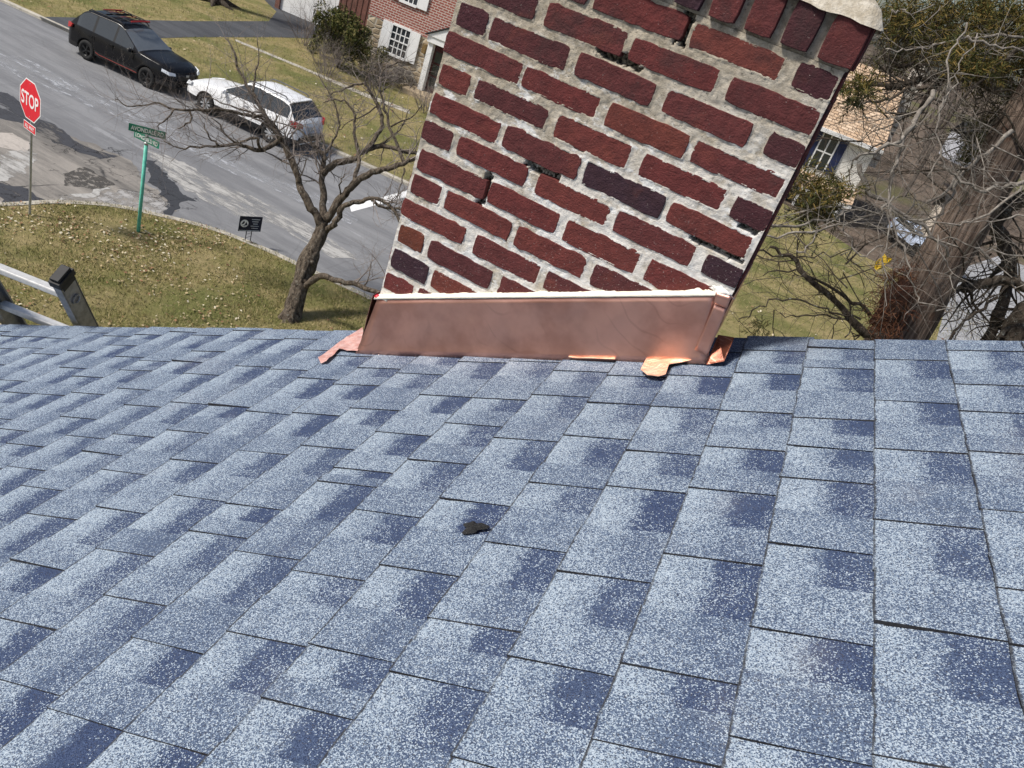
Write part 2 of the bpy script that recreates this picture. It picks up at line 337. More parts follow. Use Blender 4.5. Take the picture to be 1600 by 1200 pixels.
def kerb(name, P, wd, Z0, Z1, side):
    mb = MB(); V = []; Fc = []
    for i, p in enumerate(P):
        t = P[min(i+1, len(P)-1)]-P[max(i-1, 0)]; t /= np.linalg.norm(t); q = np.array([-t[1], t[0], 0])*side
        a, b = p[:2], (p+q*wd)[:2]
        V += [(*a, Z0), (*a, Z1-.02), (*(p+q*.025)[:2], Z1), (*b, Z1), (*b, Z0)]
    for i in range(len(P)-1):
        for j in range(4): Fc.append((i*5+j, i*5+j+1, i*5+5+j+1, i*5+5+j))
    return tag(mesh_obj(name, V, Fc, m_conc), kind='structure')
kerb('kerb', NKs, -.16, ZG-.1, ZL+.015, 1)
lawn = sheet('lawn', [p+np.array([0, 0, 0]) for p in NKs]+[(90, -30, ZL)], m_lawn)
bend = lambda s_: -min(5.0, max(0.0, (s_-7)*.5))
FK = [farK(s_, bend(s_)) for s_ in np.r_[np.linspace(-70, 6, 40), np.linspace(7, 20, 14), 90]]
kerb('kerb', FK, .18, ZG-.1, ZG+.11, 1)
lawn2 = sheet('lawn', [farK(-70, .1, ZG+.1)]+[farK(s_, bend(s_)+.1, ZG+.1) for s_ in np.r_[6, np.linspace(7, 20, 14), 90]]+[farK(80, 16, ZG+.1), farK(18, 19, ZG+.1), farK(3, 34, ZG+.1), farK(-70, 34, ZG+.1)], m_lawn)
dr = gp([(60, 26), (120, 53), (170, 62), (300, 58), (420, 58), (500, 60), (560, 62), (520, 25), (470, 8), (450, -8), (405, -8), (432, 18), (420, 33), (300, 33), (180, 30), (110, 27)], ZG+.108)
sheet('driveway', dr, m_drive)
sheet('path', gp([(368, 61), (380, 66), (470, 103), (565, 143), (640, 172), (640, 178), (560, 146.5), (470, 106.5), (380, 69.5), (368, 64)], ZG+.112), m_conc)
# side street surface and its patches
def patch(name, px, mat, lift, root):
    P = gp(px, ZG+lift); Q = []
    for i in range(len(P)):
        a_, b_ = P[i], P[(i+1) % len(P)]
        for t in np.linspace(0, 1, 9, endpoint=False):
            q = a_+(b_-a_)*t; Q.append(q+np.array([.20*mn.noise(Vector((q[0]*1.7, q[1]*1.7, lift*900)))+.10*mn.noise(Vector((q[0]*5, q[1]*5, lift*900))), .20*mn.noise(Vector((q[0]*1.7, q[1]*1.7, 50+lift*900)))+.10*mn.noise(Vector((q[0]*5, q[1]*5, 70))), 0]))
    return sheet(name, Q, mat, None, root)
patch('old_asphalt', [(-60, 172), (0, 188), (40, 186), (75, 196), (120, 214), (160, 232), (200, 252), (224, 268), (232, 290), (262, 308), (270, 330), (220, 336), (150, 325), (0, 330), (-60, 340)], m_side, .004, road)
m_dk = mat_patch('fresh_dark_asphalt', (.055, .057, .065), .42); m_lt = mat_patch('worn_pale_asphalt', (.40, .39, .37), .47, 3.0, (.25, 1, 1)); m_lt2 = mat_patch('scraped_pale_asphalt', (.38, .39, .41), .53, 4.0, (.3, 1, 1))
patch('asphalt_patch', [(-20, 138), (18, 146), (40, 165), (70, 188), (100, 203), (135, 230), (160, 238), (180, 244), (160, 251), (125, 238), (85, 220), (60, 205), (30, 190), (-20, 182)], m_dk, .008, road)
patch('asphalt_patch', [(226, 250), (247, 250), (249, 266), (260, 277), (276, 285), (287, 302), (312, 314), (287, 316), (276, 333), (257, 331), (268, 312), (243, 295), (228, 283), (236, 273)], mat_patch('tar_soaked_asphalt', (.045, .048, .055), .34), .0085, road)
patch('asphalt_patch', [(225, 232), (262, 243), (300, 262), (340, 285), (380, 300), (440, 328), (520, 375), (560, 405), (520, 402), (430, 352), (370, 336), (320, 312), (290, 296), (268, 276), (245, 256)], m_lt, .0075, road)
patch('asphalt_patch', [(0, 80), (40, 92), (140, 140), (250, 190), (330, 232), (420, 272), (500, 305), (560, 342), (555, 352), (490, 322), (410, 290), (320, 250), (240, 212), (130, 160), (0, 108)], m_lt2, .007, road)
patch('asphalt_patch', [(0, 240), (30, 232), (52, 240), (50, 262), (20, 280), (0, 285)], m_lt, .009, road)
patch('asphalt_patch', [(-30, 205), (20, 208), (48, 222), (50, 238), (0, 232), (-30, 230)], mat_patch('pinkish_concrete', (.42, .38, .34), .36), .0082, road)
patch('asphalt_patch', [(95, 272), (130, 262), (165, 275), (180, 290), (150, 296), (105, 290)], mat_patch('manhole_tar', (.075, .07, .065), .46, 5, (1, 1, 1)), .0088, road)
M = Mat('crack_network', .95, 0, .1); p = M.pos(); M.col(M.mix(M.noise(8), (.02, .02, .022), (.05, .05, .052)))
e_ = M.voro(2.1, 'Distance', 'DISTANCE_TO_EDGE', vec=M.mix(.5, p, M.noise(2.2, 6, .75, p, col=True), 'ADD')); M.put(M.b.inputs['Alpha'], M.math('MULTIPLY', M.math('MULTIPLY', M.ramp(e_, .032, .008), .75), M.ramp(M.noise(.9, 5, .7, p), .47, .58)))
patch('crack_network', [(60, 215), (130, 225), (190, 232), (240, 240), (300, 290), (320, 318), (290, 338), (220, 334), (150, 318), (100, 315), (0, 316), (0, 280), (70, 262)], M.m, .0095, road)
patch('asphalt_patch', [(0, 285), (40, 296), (75, 312), (0, 317)], m_dk, .0086, road)
patch('asphalt_patch', [(190, 296), (235, 300), (262, 318), (262, 331), (215, 331), (150, 316), (150, 306)], mat_patch('broken_pale_asphalt', (.36, .35, .34), .50, 4, (1, 1, 1)), .0091, road)
patch('asphalt_patch', [(105, 304), (150, 297), (172, 292), (176, 297), (140, 306), (100, 314)], m_lt, .0092, road)
sheet('road_marking', gp([(546, 321), (650, 294), (652, 303), (549, 331)], ZG+.005), simple('worn_white_line', (.74, .74, .73), .7, .15, 6), None, road)
# far side, right of the chimney: pale drive and dark court
m_pd = mat_asphalt('pale_drive', (.26, .265, .275), (.36, .36, .365), .2, .2)
sheet('driveway', gp([(1455, 560), (1480, 470), (1500, 420), (1560, 400), (1640, 430), (1640, 600)], ZG+.115), m_pd)

# grass blades and fallen leaves
def inpoly(px, poly):
    x, y = px[:, 0], px[:, 1]; r = np.zeros(len(x), bool); n = len(poly)
    for i in range(n):
        a, b = poly[i], poly[(i+1) % n]
        if a[1] == b[1]: continue
        r ^= ((a[1] > y) != (b[1] > y)) & (x < (b[0]-a[0])*(y-a[1])/(b[1]-a[1])+a[0])
    return r
def scatter_tris(name, P, size, lean, mat, label, cat, flat=False):
    n = len(P); a = rng.uniform(0, 2*np.pi, n); d = np.c_[np.cos(a), np.sin(a), np.zeros(n)]; s = size*rng.uniform(.5, 1.5, n)[:, None]
    if flat:
        e = np.c_[-np.sin(a), np.cos(a), rng.uniform(-.5, .5, n)]; d[:, 2] = rng.uniform(-.4, .4, n); up = np.array([0, 0, 1.])*s*.25
        V = np.stack([P+d*s+up, P+e*s*.6+up, P-d*s+up, P-e*s*.6+up], 1).reshape(-1, 3); k = 4
    else:
        L = np.c_[rng.normal(0, lean, (n, 2)), np.ones(n)]
        V = np.stack([P-d*s*.10, P+d*s*.10, P+L*s], 1).reshape(-1, 3); k = 3
    me = bpy.data.meshes.new(name); me.vertices.add(n*k); me.vertices.foreach_set('co', V.ravel()); me.loops.add(n*k); me.loops.foreach_set('vertex_index', np.arange(n*k)); me.polygons.add(n)
    me.polygons.foreach_set('loop_start', np.arange(n)*k); me.update(calc_edges=True); me.materials.append(mat)
    o = bpy.data.objects.new(name, me); COL.objects.link(o); return tag(o, label, cat, kind='stuff')
m_grass = mat_leaf('grass_blades', [(.24, .215, .08), (.16, .17, .055), (.36, .29, .14), (.25, .23, .09), (.44, .35, .195), (.11, .12, .04)])
m_dead = mat_leaf('fallen_leaves', [(.38, .29, .17), (.50, .42, .28), (.26, .145, .08), (.42, .33, .20), (.21, .105, .065), (.58, .52, .39)])
def uni(n, x0, x1, y0, y1, Z): return np.c_[rng.uniform(x0, x1, n), rng.uniform(y0, y1, n), np.full(n, Z)]
P = uni(150000, -18, -3, 5.5, 16, ZL); P = P[inpoly(P, [p[:2] for p in NKs]+[(90, -30)])]
cl = np.array([mn.noise(Vector((p[0]*.9, p[1]*.9, 0)))+.5*mn.noise(Vector((p[0]*3, p[1]*3, 5))) for p in P]); P = P[cl > rng.uniform(-.75, .35, len(P))]
scatter_tris('grass', P, .060, .55, m_grass, 'short winter grass on the near corner lawn', 'grass')
P = uni(13000, -18, -3, 5.5, 16, ZL+.03); P = P[inpoly(P, [p[:2] for p in NKs]+[(90, -30)])]
cl = np.array([mn.noise(Vector((p[0]*.5+9, p[1]*.5, 2)))+.35*(-.5-p[0]*.0)+.045*(9.5-p[1])-.04*(p[0]+11) for p in P]); P = P[cl > rng.uniform(-.55, .30, len(P))]
scatter_tris('fallen_leaves', P, .031, 0, m_dead, 'pale fallen leaves scattered over the near corner lawn', 'leaves', True)
P = uni(120000, -45, 20, 20, 56, ZG+.1); s_ = (P[:, :2]-K1[:2])@RN[:2]; P = P[(s_ > .3) & (s_ < 17)]; P = P[~inpoly(P, [p[:2] for p in dr])]
scatter_tris('grass', P, .085, .6, m_grass, 'patchy olive grass across the street', 'grass')
P = uni(2600, -45, 20, 20, 50, ZG+.13); s_ = (P[:, :2]-K1[:2])@RN[:2]; P = P[(s_ > .3) & (s_ < 16)]; P = P[~inpoly(P, [p[:2] for p in dr])]
scatter_tris('fallen_leaves', P, .055, 0, m_dead, 'few pale leaves on the lawns across the street', 'leaves', True)

# ================================================================ OUR HOUSE: the shingled roof
house = thing('house', 'blue-grey shingled roof slope filling the foreground', 'roof', RP(0, -.8, -.05))
rake = lambda a: 0.168-0.062*a
CW = 0.1405; A0 = 1.0585
seg_px = []
def L(ox, oy, s, rows):
    for (x0, y0, x1, y1) in rows: seg_px.append((ox+(x0+x1)/2/s, oy+(y0+y1)/2/s))
L(500, 550, 2.667, [(105,135,280,152),(360,90,545,105),(590,45,800,52),(800,42,1010,50),(185,240,385,253),(465,187,665,193),(690,198,885,207),(910,183,1135,196),(1130,215,1385,230),(0,265,145,272),(290,345,500,355),(563,298,785,325),(750,370,1010,376),(1030,355,1305,372),(0,405,195,413),(405,458,655,475),(890,550,1195,582),(1200,570,1535,592),(120,490,350,517),(40,552,285,572),(535,622,810,650),(195,673,460,697),(710,802,1030,842),(285,905,590,940),(1010,925,1385,968),(0,930,215,968)])
L(0, 500, 2.667, [(300,133,420,137),(480,108,575,112),(690,52,800,57),(800,65,925,71),(1045,83,1190,87),(1200,80,1345,87),(825,133,965,137),(505,155,630,162),(610,172,770,180),(760,177,890,182),(1040,198,1180,200),(1170,210,1305,216),(1275,243,1435,260),(545,208,675,222),(820,225,970,240),(285,202,405,208),(335,236,465,248),(30,253,145,262),(190,310,325,325),(355,310,495,317),(50,307,180,312),(545,292,690,298),(595,357,745,375),(785,355,935,355),(935,358,1095,377),(1085,390,1270,400),(0,415,110,422),(320,408,470,425),(765,468,930,482),(575,485,715,500),(45,460,195,475),(340,492,490,502),(95,523,255,540),(400,555,555,578),(1060,553,1265,573),(1320,535,1525,548),(790,588,970,613),(495,635,675,657),(1375,685,1600,705),(155,705,340,723),(795,742,1000,770),(1005,778,1235,802),(470,793,665,820),(175,815,360,848),(845,892,1075,922),(1030,978,1280,1008),(450,965,690,1000),(95,1020,310,1055)])
L(0, 850, 2.2857, [(410,192,615,233),(0,268,225,318),(490,350,745,398),(830,325,1110,375),(1110,375,1430,425),(1400,462,1600,510),(0,495,235,548),(950,555,1260,640),(440,680,750,758)])
L(700, 850, 3.2, [(0,385,365,458),(305,578,825,665),(870,620,1435,705),(0,715,190,770)])
seg_px += [(1420,565),(1427,631),(1431,707),(1446,822),(1461,990),(1405,1189),(1307,578),(1300,657),(1294,703),(1291,754),(1277,860),(1262,997),(1244,1176),(1195,586),(1176,646),(1163,704),(1144,771),(1112,877),(1075,1059),(1540,604),(1545,647),(1555,711),(1565,802),(1580,925)]
lines = {}
for u, v in seg_px:
    a, b = roof(u, v); lines.setdefault(math.floor((a-A0)/CW), []).append(b)
pieces = []; EDGE = set()
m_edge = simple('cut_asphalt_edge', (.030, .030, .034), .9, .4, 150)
rs = random.Random(11)
for k in range(-26, 10):
    a0 = A0+k*CW; top = rake(a0+CW/2)+rs.uniform(.0, .02); bot = -2.3
    bl = []
    for b in sorted(lines.get(k, []), reverse=True):
        if not bl or bl[-1]-b > .045: bl.append(b)
    lo, hi = (min(bl), max(bl)) if bl else (9, 9)
    if not bl: bl = [rs.uniform(-.05, .05)+top-.1]; lo = hi = bl[0]
    b = hi
    while b+.17 < top: b += rs.uniform(.10, .2); bl.append(b)
    b = lo
    while b > bot: b -= rs.uniform(.10, .22); bl.append(b)
    bl = sorted(bl, reverse=True); full = []
    for i, b in enumerate(bl):
        full.append(b)
        if i+1 < len(bl) and b-bl[i+1] > .30 and rs.random() < .8: full.append((b+bl[i+1])/2+rs.uniform(-.04, .04))
    bl = [b for b in full if b < top-.012]
    pieces.append((k, a0, top, bl[0], 1))          # tooth out to the rake
    for i in range(len(bl)-1):
        Ln = bl[i]-bl[i+1]; g = min(Ln*rs.uniform(.42, .64), .125)
        if Ln < .06: g = Ln*.5
        pieces.append((k, a0, bl[i], bl[i]-g, 0)); pieces.append((k, a0, bl[i]-g, bl[i+1], 1))
def piece_mesh(k, a0, b1, b0, tooth, V, Fc, UV, TN):
    """one tab: granulated top, ragged lower edge and ends; b1 far end, b0 near end"""
    h0 = (.0068 if tooth else .0042)+rs.uniform(-.0007, .0008); h1 = .0030 if tooth else .0006
    nb = max(2, int((b1-b0)/.03)); lift = 0; sk = rs.gauss(0, .0025)
    if tooth and rs.random() < .07: lift = rs.uniform(.0015, .004)      # a curled corner here and there
    base = len(V); aw = CW+.012
    wf = (rs.uniform(.38, .49) if not tooth else rs.uniform(.27, .45)); tone = (wf, rs.uniform(0, .35) if tooth else rs.uniform(.65, 1.0), rs.random())
    for i in range(nb+1):
        t = i/nb; b = b0+(b1-b0)*t; jb = 0; ja = rs.gauss(0, .0008)
        h = h0+lift*(1-t)**2
        for (a, hh, v) in ((a0+ja, -.004, 0), (a0+ja, h, 0), (a0+aw*.5, h0+(h1-h0)*.5+lift*.5*(1-t)**2, .5), (a0+aw, h1, 1)):
            V.append(RP(a, b+(sk*(v-.5) if i in (0, nb) else 0)+jb, hh)); UV.append((t, v)); TN.append(tone)
    for i in range(nb):
        for j in range(3):
            q = base+i*4+j; f = (q, q+4, q+5, q+1); Fc.append(f)
            if j == 0: EDGE.add(f)
    e = base+nb*4; f0 = len(V)
    for (s, e_) in ((base, 0), (e, 1)):
        a_, b_ = (a0, b0 if e_ == 0 else b1)
        V.append(RP(a_+aw, b_, -.004)); UV.append((e_, 1)); TN.append(tone)
    Fc.append((base, base+1, base+2, base+3, f0)); Fc.append((e+3, e+2, e+1, e, f0+1))
def finish(name, V, Fc, UV, TN, parent):
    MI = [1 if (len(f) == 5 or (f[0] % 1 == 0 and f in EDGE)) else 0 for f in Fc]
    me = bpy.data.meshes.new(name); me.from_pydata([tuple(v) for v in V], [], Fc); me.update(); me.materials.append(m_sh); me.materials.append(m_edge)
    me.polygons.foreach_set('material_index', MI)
    uv = me.uv_layers.new(name='uv'); li = np.empty(len(me.loops), int); me.loops.foreach_get('vertex_index', li)
    uv.data.foreach_set('uv', np.array(UV)[li].ravel().astype(np.float32))
    at = me.attributes.new('tone', 'FLOAT_VECTOR', 'POINT'); at.data.foreach_set('vector', np.array(TN, np.float32).ravel())
    o = bpy.data.objects.new(name, me); COL.objects.link(o); return part(o, parent)
def parea(p):
    k, a0, b1, b0, t = p; q = [RP(a0, b1), RP(a0+CW, b1), RP(a0+CW, b0), RP(a0, b0)]; z = pix(q)
    if (z[:, 2] < .05).any(): return 0
    mx = z[:, 0].mean(), z[:, 1].mean()
    if not (-30 < mx[0] < 1630 and 480 < mx[1] < 1230): return 0
    x, y = z[:, 0], z[:, 1]; return abs(np.dot(x, np.roll(y, 1))-np.dot(y, np.roll(x, 1)))/2
pieces.sort(key=parea, reverse=True)
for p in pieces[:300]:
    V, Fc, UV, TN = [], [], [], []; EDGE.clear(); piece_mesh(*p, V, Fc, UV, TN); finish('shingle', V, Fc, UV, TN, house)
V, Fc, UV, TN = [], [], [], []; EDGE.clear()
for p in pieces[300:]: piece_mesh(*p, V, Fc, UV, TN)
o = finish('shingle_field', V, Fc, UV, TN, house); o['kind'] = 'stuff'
m_ply = simple('roof_deck_felt', (.03, .03, .033), .9, .3, 20); m_trim = simple('white_trim', (.72, .71, .68), .6, .08, 4); m_wall = simple('white_clapboard', (.66, .65, .61), .7, .08, 2)
def slab(name, pts, th, mat): mb = MB().prism([RP(a, b, -.006) for a, b in pts], -nd*th); return part(mb.build(name, mat), house)
slab('roof_deck', [(-2.65, -7), (2.45, -7), (2.45, rake(2.45)-.012), (-2.65, rake(-2.65)-.012)], .05, m_ply)
mb = MB(); p0, p1 = RP(-2.65, rake(-2.65)-.03, -.06), RP(2.45, rake(2.45)-.03, -.06); mb.prism([p0, p1, p1-np.array([0, 0, .14]), p0-np.array([0, 0, .14])], (0, -.02, 0)); part(mb.build('rake_board', m_trim), house)
rg = RP(2.45, 0, 0); bk = lambda b: RP(2.45, b)+np.array([2.2, .1, -1.15])
mb = MB().prism([RP(2.45, -7, -.01), RP(2.45, rake(2.45), -.01), bk(rake(2.45)), bk(-7)], (0, 0, -.05)); part(mb.build('back_slope', m_ply), house)
e0, e1, e2, e3 = RP(-2.4, rake(-2.4)-.2, -.08), RP(2.4, rake(2.4)-.2, -.08), bk(rake(2.45)-.2)-np.array([.3, 0, .2]), RP(-2.4, -6.8, -.08)
mb = MB().prism([(e0[0], e0[1], ZG), e0, e1, e2, (e2[0], e2[1], ZG)], (0, -.15, 0)); part(mb.build('gable_wall', m_wall), house)
mb = MB().prism([(e0[0], e0[1]-.16, ZG), (e0[0], e0[1]-.16, e0[2]-.05), (e3[0], e3[1], e3[2]-.05), (e3[0], e3[1], ZG)], (.15, 0, 0)); part(mb.build('eave_wall', m_wall), house)

# black tar spot on the shingles
tc = roof(741, 831); V = []; n = 26
for i in range(n):
    t = 2*math.pi*i/n; r = 1+.35*math.sin(3*t+.6)+.18*math.sin(5*t); V.append(RP(tc[0]+.0185*r*math.cos(t), tc[1]+.016*r*math.sin(t), .0075))
V2 = [RP(tc[0]+(.55*((v-RP(*tc))@xd)), tc[1]+.55*((v-RP(*tc))@yd), .0135+.002*math.sin(i)) for i, v in enumerate(V)]
V3 = RP(tc[0], tc[1], .0145); Fc = [(i, (i+1) % n, n+(i+1) % n, n+i) for i in range(n)]+[(n+i, n+(i+1) % n, 2*n) for i in range(n)]
M = Mat('roofing_tar', .45, 0, .5); M.col(M.mix(M.noise(300), (.006, .006, .007), (.022, .021, .02))).bump(M.noise(350, 4, .7), 1, .004)
tag(mesh_obj('tar_spot', V+V2+[V3], Fc, M.m, None, True), 'small black blob of roofing tar on the shingles', 'tar')

# ================================================================ CHIMNEY
chim = thing('brick_chimney', 'old red brick chimney with worn mortar rising above the roof', 'chimney', (.43, .3, -1))
BP = .069; BH = .0508; W = .851; BL = .1985; PIT = .2157
holes = [(1075, 30, .010, .040), (968, 90, .042, .010), (850, 268, .040, .009), (757, 297, .009, .034), (1120, 388, .048, .008), (1170, 357, .020, .007), (905, 232, .012, .004)]
HO = [(onY(u, v)[0], onY(u, v)[2], a, b) for u, v, a, b in holes]
RECTS = []
def mortar_face():
    nx, nz = 285, 420; X = np.linspace(.003, W-.003, nx); Z = np.linspace(-1.08, .172, nz); GX, GZ = np.meshgrid(X, Z)
    ins = np.full(GX.shape, -1.0)                    # depth inside the nearest brick outline
    for (cx, cz, bl, bh) in RECTS: ins = np.maximum(ins, np.minimum(bl/2-abs(GX-cx), bh/2-abs(GZ-cz)))
    V = []; hv = []
    for j in range(nz):
        for i in range(nx):
            x, z, q = X[i], Z[j], ins[j, i]
            if q > .010 or z < -.97+.53*x-.04: V.append((x, .012, z)); hv.append(0); continue
            n1 = mn.noise(Vector((x*85, z*85, 1))); n2 = mn.noise(Vector((x*24, z*24, 4))); n3 = mn.noise(Vector((x*230, z*230, 7)))
            d = .0016+.0018*n1+.0022*n2+.0012*n3
            if q > 0: d += max(0, q-.0036-.0042*n1-.0046*n2)*1.5-.0016   # smeared over the brick edges here and there
            hh = 0
            for hx, hz, ha, hb in HO:
                if max(abs(x-hx)/ha, abs(z-hz)/hb) < 1.2+.35*n1: hh = 1; d += .022
            V.append((x, d, z)); hv.append(hh)
    Fc = [(j*nx+i, j*nx+i+1, (j+1)*nx+i+1, (j+1)*nx+i) for j in range(nz-1) for i in range(nx-1)]
    o = mesh_obj('mortar', V, Fc, m_mortar, None, True); a = o.data.attributes.new('hole', 'FLOAT', 'POINT'); a.data.foreach_set('value', np.array(hv, np.float32)); return part(o, chim)
CD = .62                                         # depth of the stack
mb = MB(); mb.box((W/2, .02+CD/2, -1.3), (W-.012, CD-.03, 2.944)); part(mb.build('mortar', m_mortar), chim)
mb = MB(); mb.box((W/2, CD/2, .2175), (W+.002, CD-.010, .090)); part(mb.build('mortar', m_mortar), chim)
rb = random.Random(5)
TONES = [(.176, .046, .039), (.162, .040, .037), (.190, .054, .042), (.150, .041, .039), (.130, .037, .036), (.180, .050, .038), (.112, .034, .035)]
DARKS = [(.050, .026, .036), (.075, .026, .032), (.085, .030, .034)]
def brick(cx, cz, bl, bh, tone, face='front', rough=1.0, prou=0.0, cut=None):
    """fired brick with worn, uneven outline; local (s along the course, t up, d outwards)"""
    per = []; n1, n2 = max(4, int(bl/.018)), 4
    rc = .0032
    for i in range(n1+1): per.append((-bl/2+bl*i/n1, -bh/2))
    for i in range(1, n2): per.append((bl/2, -bh/2+bh*i/n2))
    for i in range(n1+1): per.append((bl/2-bl*i/n1, bh/2))
    for i in range(1, n2): per.append((-bl/2, bh/2-bh*i/n2))
    n = len(per); sd_ = rb.uniform(0, 99); out = []
    tilt = rb.gauss(0, .007)
    for (s, t) in per:
        if abs(abs(s)-bl/2) < 1e-6 and abs(abs(t)-bh/2) < 1e-6: s -= math.copysign(rc*rb.uniform(.5, 1.1), s); t -= math.copysign(rc*rb.uniform(.4, .9), t)
        j = .0022*rough*mn.noise(Vector((s*45, t*45, sd_)))+.0016*rough*mn.noise(Vector((s*160, t*160, sd_+7)))
        L_ = math.hypot(s/bl, t/bh)+1e-6
        out.append((s-abs(j)*.6*s/bl/L_+j*.3, t+j*(1 if t > 0 else -1)*.9+tilt*s))
    rings = [(1.0, .018, 0), (1.0, .0004, 0), (.0012, -.0008, 1), (.010, -.0011, 1)]
    V = []; pr = prou+rb.uniform(-.0010, .0012)
    yaw_ = rb.gauss(0, .006)
    for (k, d, ins) in rings:
        for (s, t) in out:
            ss, tt = (s, t) if not ins else (s-math.copysign(min(k, abs(s)), s), t-math.copysign(min(k, abs(t)*.8), t))
            dd = d+(.0011*mn.noise(Vector((s*60, t*60, sd_+3))) if ins else 0)-pr+yaw_*s
            V.append((ss, tt, dd))
    Fc = []
    for r_ in range(3):
        for i in range(n): Fc.append((r_*n+i, r_*n+(i+1) % n, (r_+1)*n+(i+1) % n, (r_+1)*n+i))
    Fc.append(tuple(3*n+i for i in range(n)))
    if face == 'front' and prou == 0: RECTS.append((cx, cz, bl, bh))
    Wd = []
    for (s, t, d) in V:
        if face == 'front': Wd.append((cx+s, d, cz+t))
        elif face == 'right': Wd.append((W-d, cx+s, cz+t))
        else: Wd.append((d, cx-s, cz+t))
    o = mesh_obj('brick', Wd, Fc, m_brick); a = o.data.attributes.new('tone', 'FLOAT_COLOR', 'POINT'); a.data.foreach_set('color', np.tile(np.array(tone+(1,), np.float32), len(Wd)))
    return part(o, chim)
dark_at = {(3, 2): 0, (0, 0): 1, (2, 4): 1, (4, 4): 0, (-1, 0): 2, (9, 0): 0, (0, 4): 2, (-2, 4): 1}
for r_ in range(-2, 17):
    z = -r_*BP+rb.gauss(0, .0008)
    if r_ % 2: cells = [(BL/2+PIT*i, BL) for i in range(4)]
    else: cells = [(.046, .092)]+[(PIT*i-.0085, BL) for i in range(1, 4)]+[(W-.046, .092)]
    if r_ == 9: cells = [(.060, .120), (.215, .150), (.385, .170)]+cells[2:]
    if r_ == 10: cells = [(.050, .10), (.165, .10)]+cells[1:]
    for i, (cx, bl) in enumerate(cells):
        if z < -.94+.53*cx-.12: continue
        tone = DARKS[dark_at[(r_, i)]] if (r_, i) in dark_at else rb.choice(TONES)
        if r_ == 8 and i == 0: tone = (.16, .05, .03)
        brick(cx+rb.gauss(0, .0028)+(rb.uniform(-.002, .007) if i == 0 else 0), z+rb.gauss(0, .0012), bl+rb.gauss(-.003, .005)-(.004 if bl < .15 else 0), BH+rb.gauss(0, .0020), tone, 'front', 1.7)
for r_ in range(-2, 17):                          # the two flanks
    z = -r_*BP; k0 = .098 if r_ % 2 else .2
    ys = [(.049, .096)]+[(.1075+PIT*i+.1, BL) for i in range(2)] if r_ % 2 else [(.1, BL)]+[(.1+PIT*i, BL) for i in range(1, 3)]
    for f, x in (('right', .85), ('left', 0)):
        if z < -.94+.53*x-.14: continue
        for cy, bl in ys: brick(cy+.004, z, bl-.004, BH, rb.choice(TONES), f, .8)
mortar_face()
zr = 2.5*BP+.005+.0425; sx = .0765              # rowlock course under the crown, slightly corbelled
nsol = 11
for i in range(nsol): brick(W-.034-sx*i+(.006 if i == 0 else 0), zr, (.058 if i else .070), .085, rb.choice(DARKS+TONES[3:5]+DARKS[1:]), 'front', .9, .010)
for f in ('right', 'left'):
    for i in range(7): brick(.036+sx*i, zr, .058, .085, rb.choice(DARKS+TONES[3:5]), f, .8, .010)
# cement crown
nx, ny = 46, 34; V = []
z0 = zr+.045; x0, x1, y0, y1 = -.020, W+.024, -.018, CD+.012
for j in range(ny):
    for i in range(nx):
        x = x0+(x1-x0)*i/(nx-1); y = y0+(y1-y0)*j/(ny-1); e = min(x-x0, x1-x, y-y0, y1-y)
        z = z0+.012*min(1, e/.006)+min(e, .16)*.62+.004*mn.noise(Vector((x*30, y*30, 2)))*min(1, e/.01)
        jx = .006*mn.noise(Vector((x*40, y*40, 5)))
        V.append((x+(jx if i in (0, nx-1) else 0), y+(jx if j in (0, ny-1) else 0), z if e > 1e-9 else z0-.008+jx))
Fc = [(j*nx+i, j*nx+i+1, (j+1)*nx+i+1, (j+1)*nx+i) for j in range(ny-1) for i in range(nx-1)]
M = Mat('cement_crown', .9, 0, .15); p = M.pos(); M.col(M.mix(M.ramp(M.noise(40, 6, .75, p), .35, .7), (.40, .35, .27), (.66, .61, .52))).bump(M.noise(160, 5, .7, p), .8, .006)
part(mesh_obj('crown', V, Fc, M.m, None, True), chim)
mb = MB(); mb.lathe([(0, .10), (.28, .10), (.28, .085), (.02, .085)], (W/2, CD/2, .33), (0.0001, 0, 1), 20); part(mb.build('flue_tile', simple('clay_flue', (.35, .17, .10), .85, .2, 12)), chim)

def shear(o):
    for v in o.data.vertices:
        if v.co.y > .019: v.co.x -= .070*(v.co.y-.019)
for o in [q for q in chim.children]: shear(o)
# ================================================================ COPPER FLASHING
cuf = thing('copper_flashing', 'new copper sheet flashing along the foot of the chimney', 'flashing', (.4, -.02, -.75))
def ypoly(px, Y): return [onY(u, v, Y) for u, v in px]
def bent_sheet(name, tl, tr, br, bl, Y, th, mat, nu=40, nv=10, wob=.0015, kick=0.0):
    V = []; q = [onY(*p, Y) for p in (tl, tr, br, bl)]
    for j in range(nv+1):
        for i in range(nu+1):
            u, v = i/nu, j/nv; P = (q[0]*(1-u)+q[1]*u)*(1-v)+(q[3]*(1-u)+q[2]*u)*v
            P = P+np.array([0, -wob*(1+mn.noise(Vector((u*5, v*2, Y*50))))-kick*v**6, 0]); V.append(P)
    n0 = len(V); V += [p+np.array([0, th, 0]) for p in V]; w_ = nu+1
    Fc = [(j*w_+i, (j+1)*w_+i, (j+1)*w_+i+1, j*w_+i+1) for j in range(nv) for i in range(nu)]; Fc += [tuple(n0+x for x in f[::-1]) for f in Fc]
    bd = [i for i in range(w_)]+[j*w_+nu for j in range(1, nv+1)]+[nv*w_+i for i in range(nu-1, -1, -1)]+[j*w_ for j in range(nv-1, 0, -1)]
    Fc += [(bd[i], bd[(i+1) % len(bd)], n0+bd[(i+1) % len(bd)], n0+bd[i]) for i in range(len(bd))]
    return part(mesh_obj(name, V, Fc, mat, None, True), cuf)
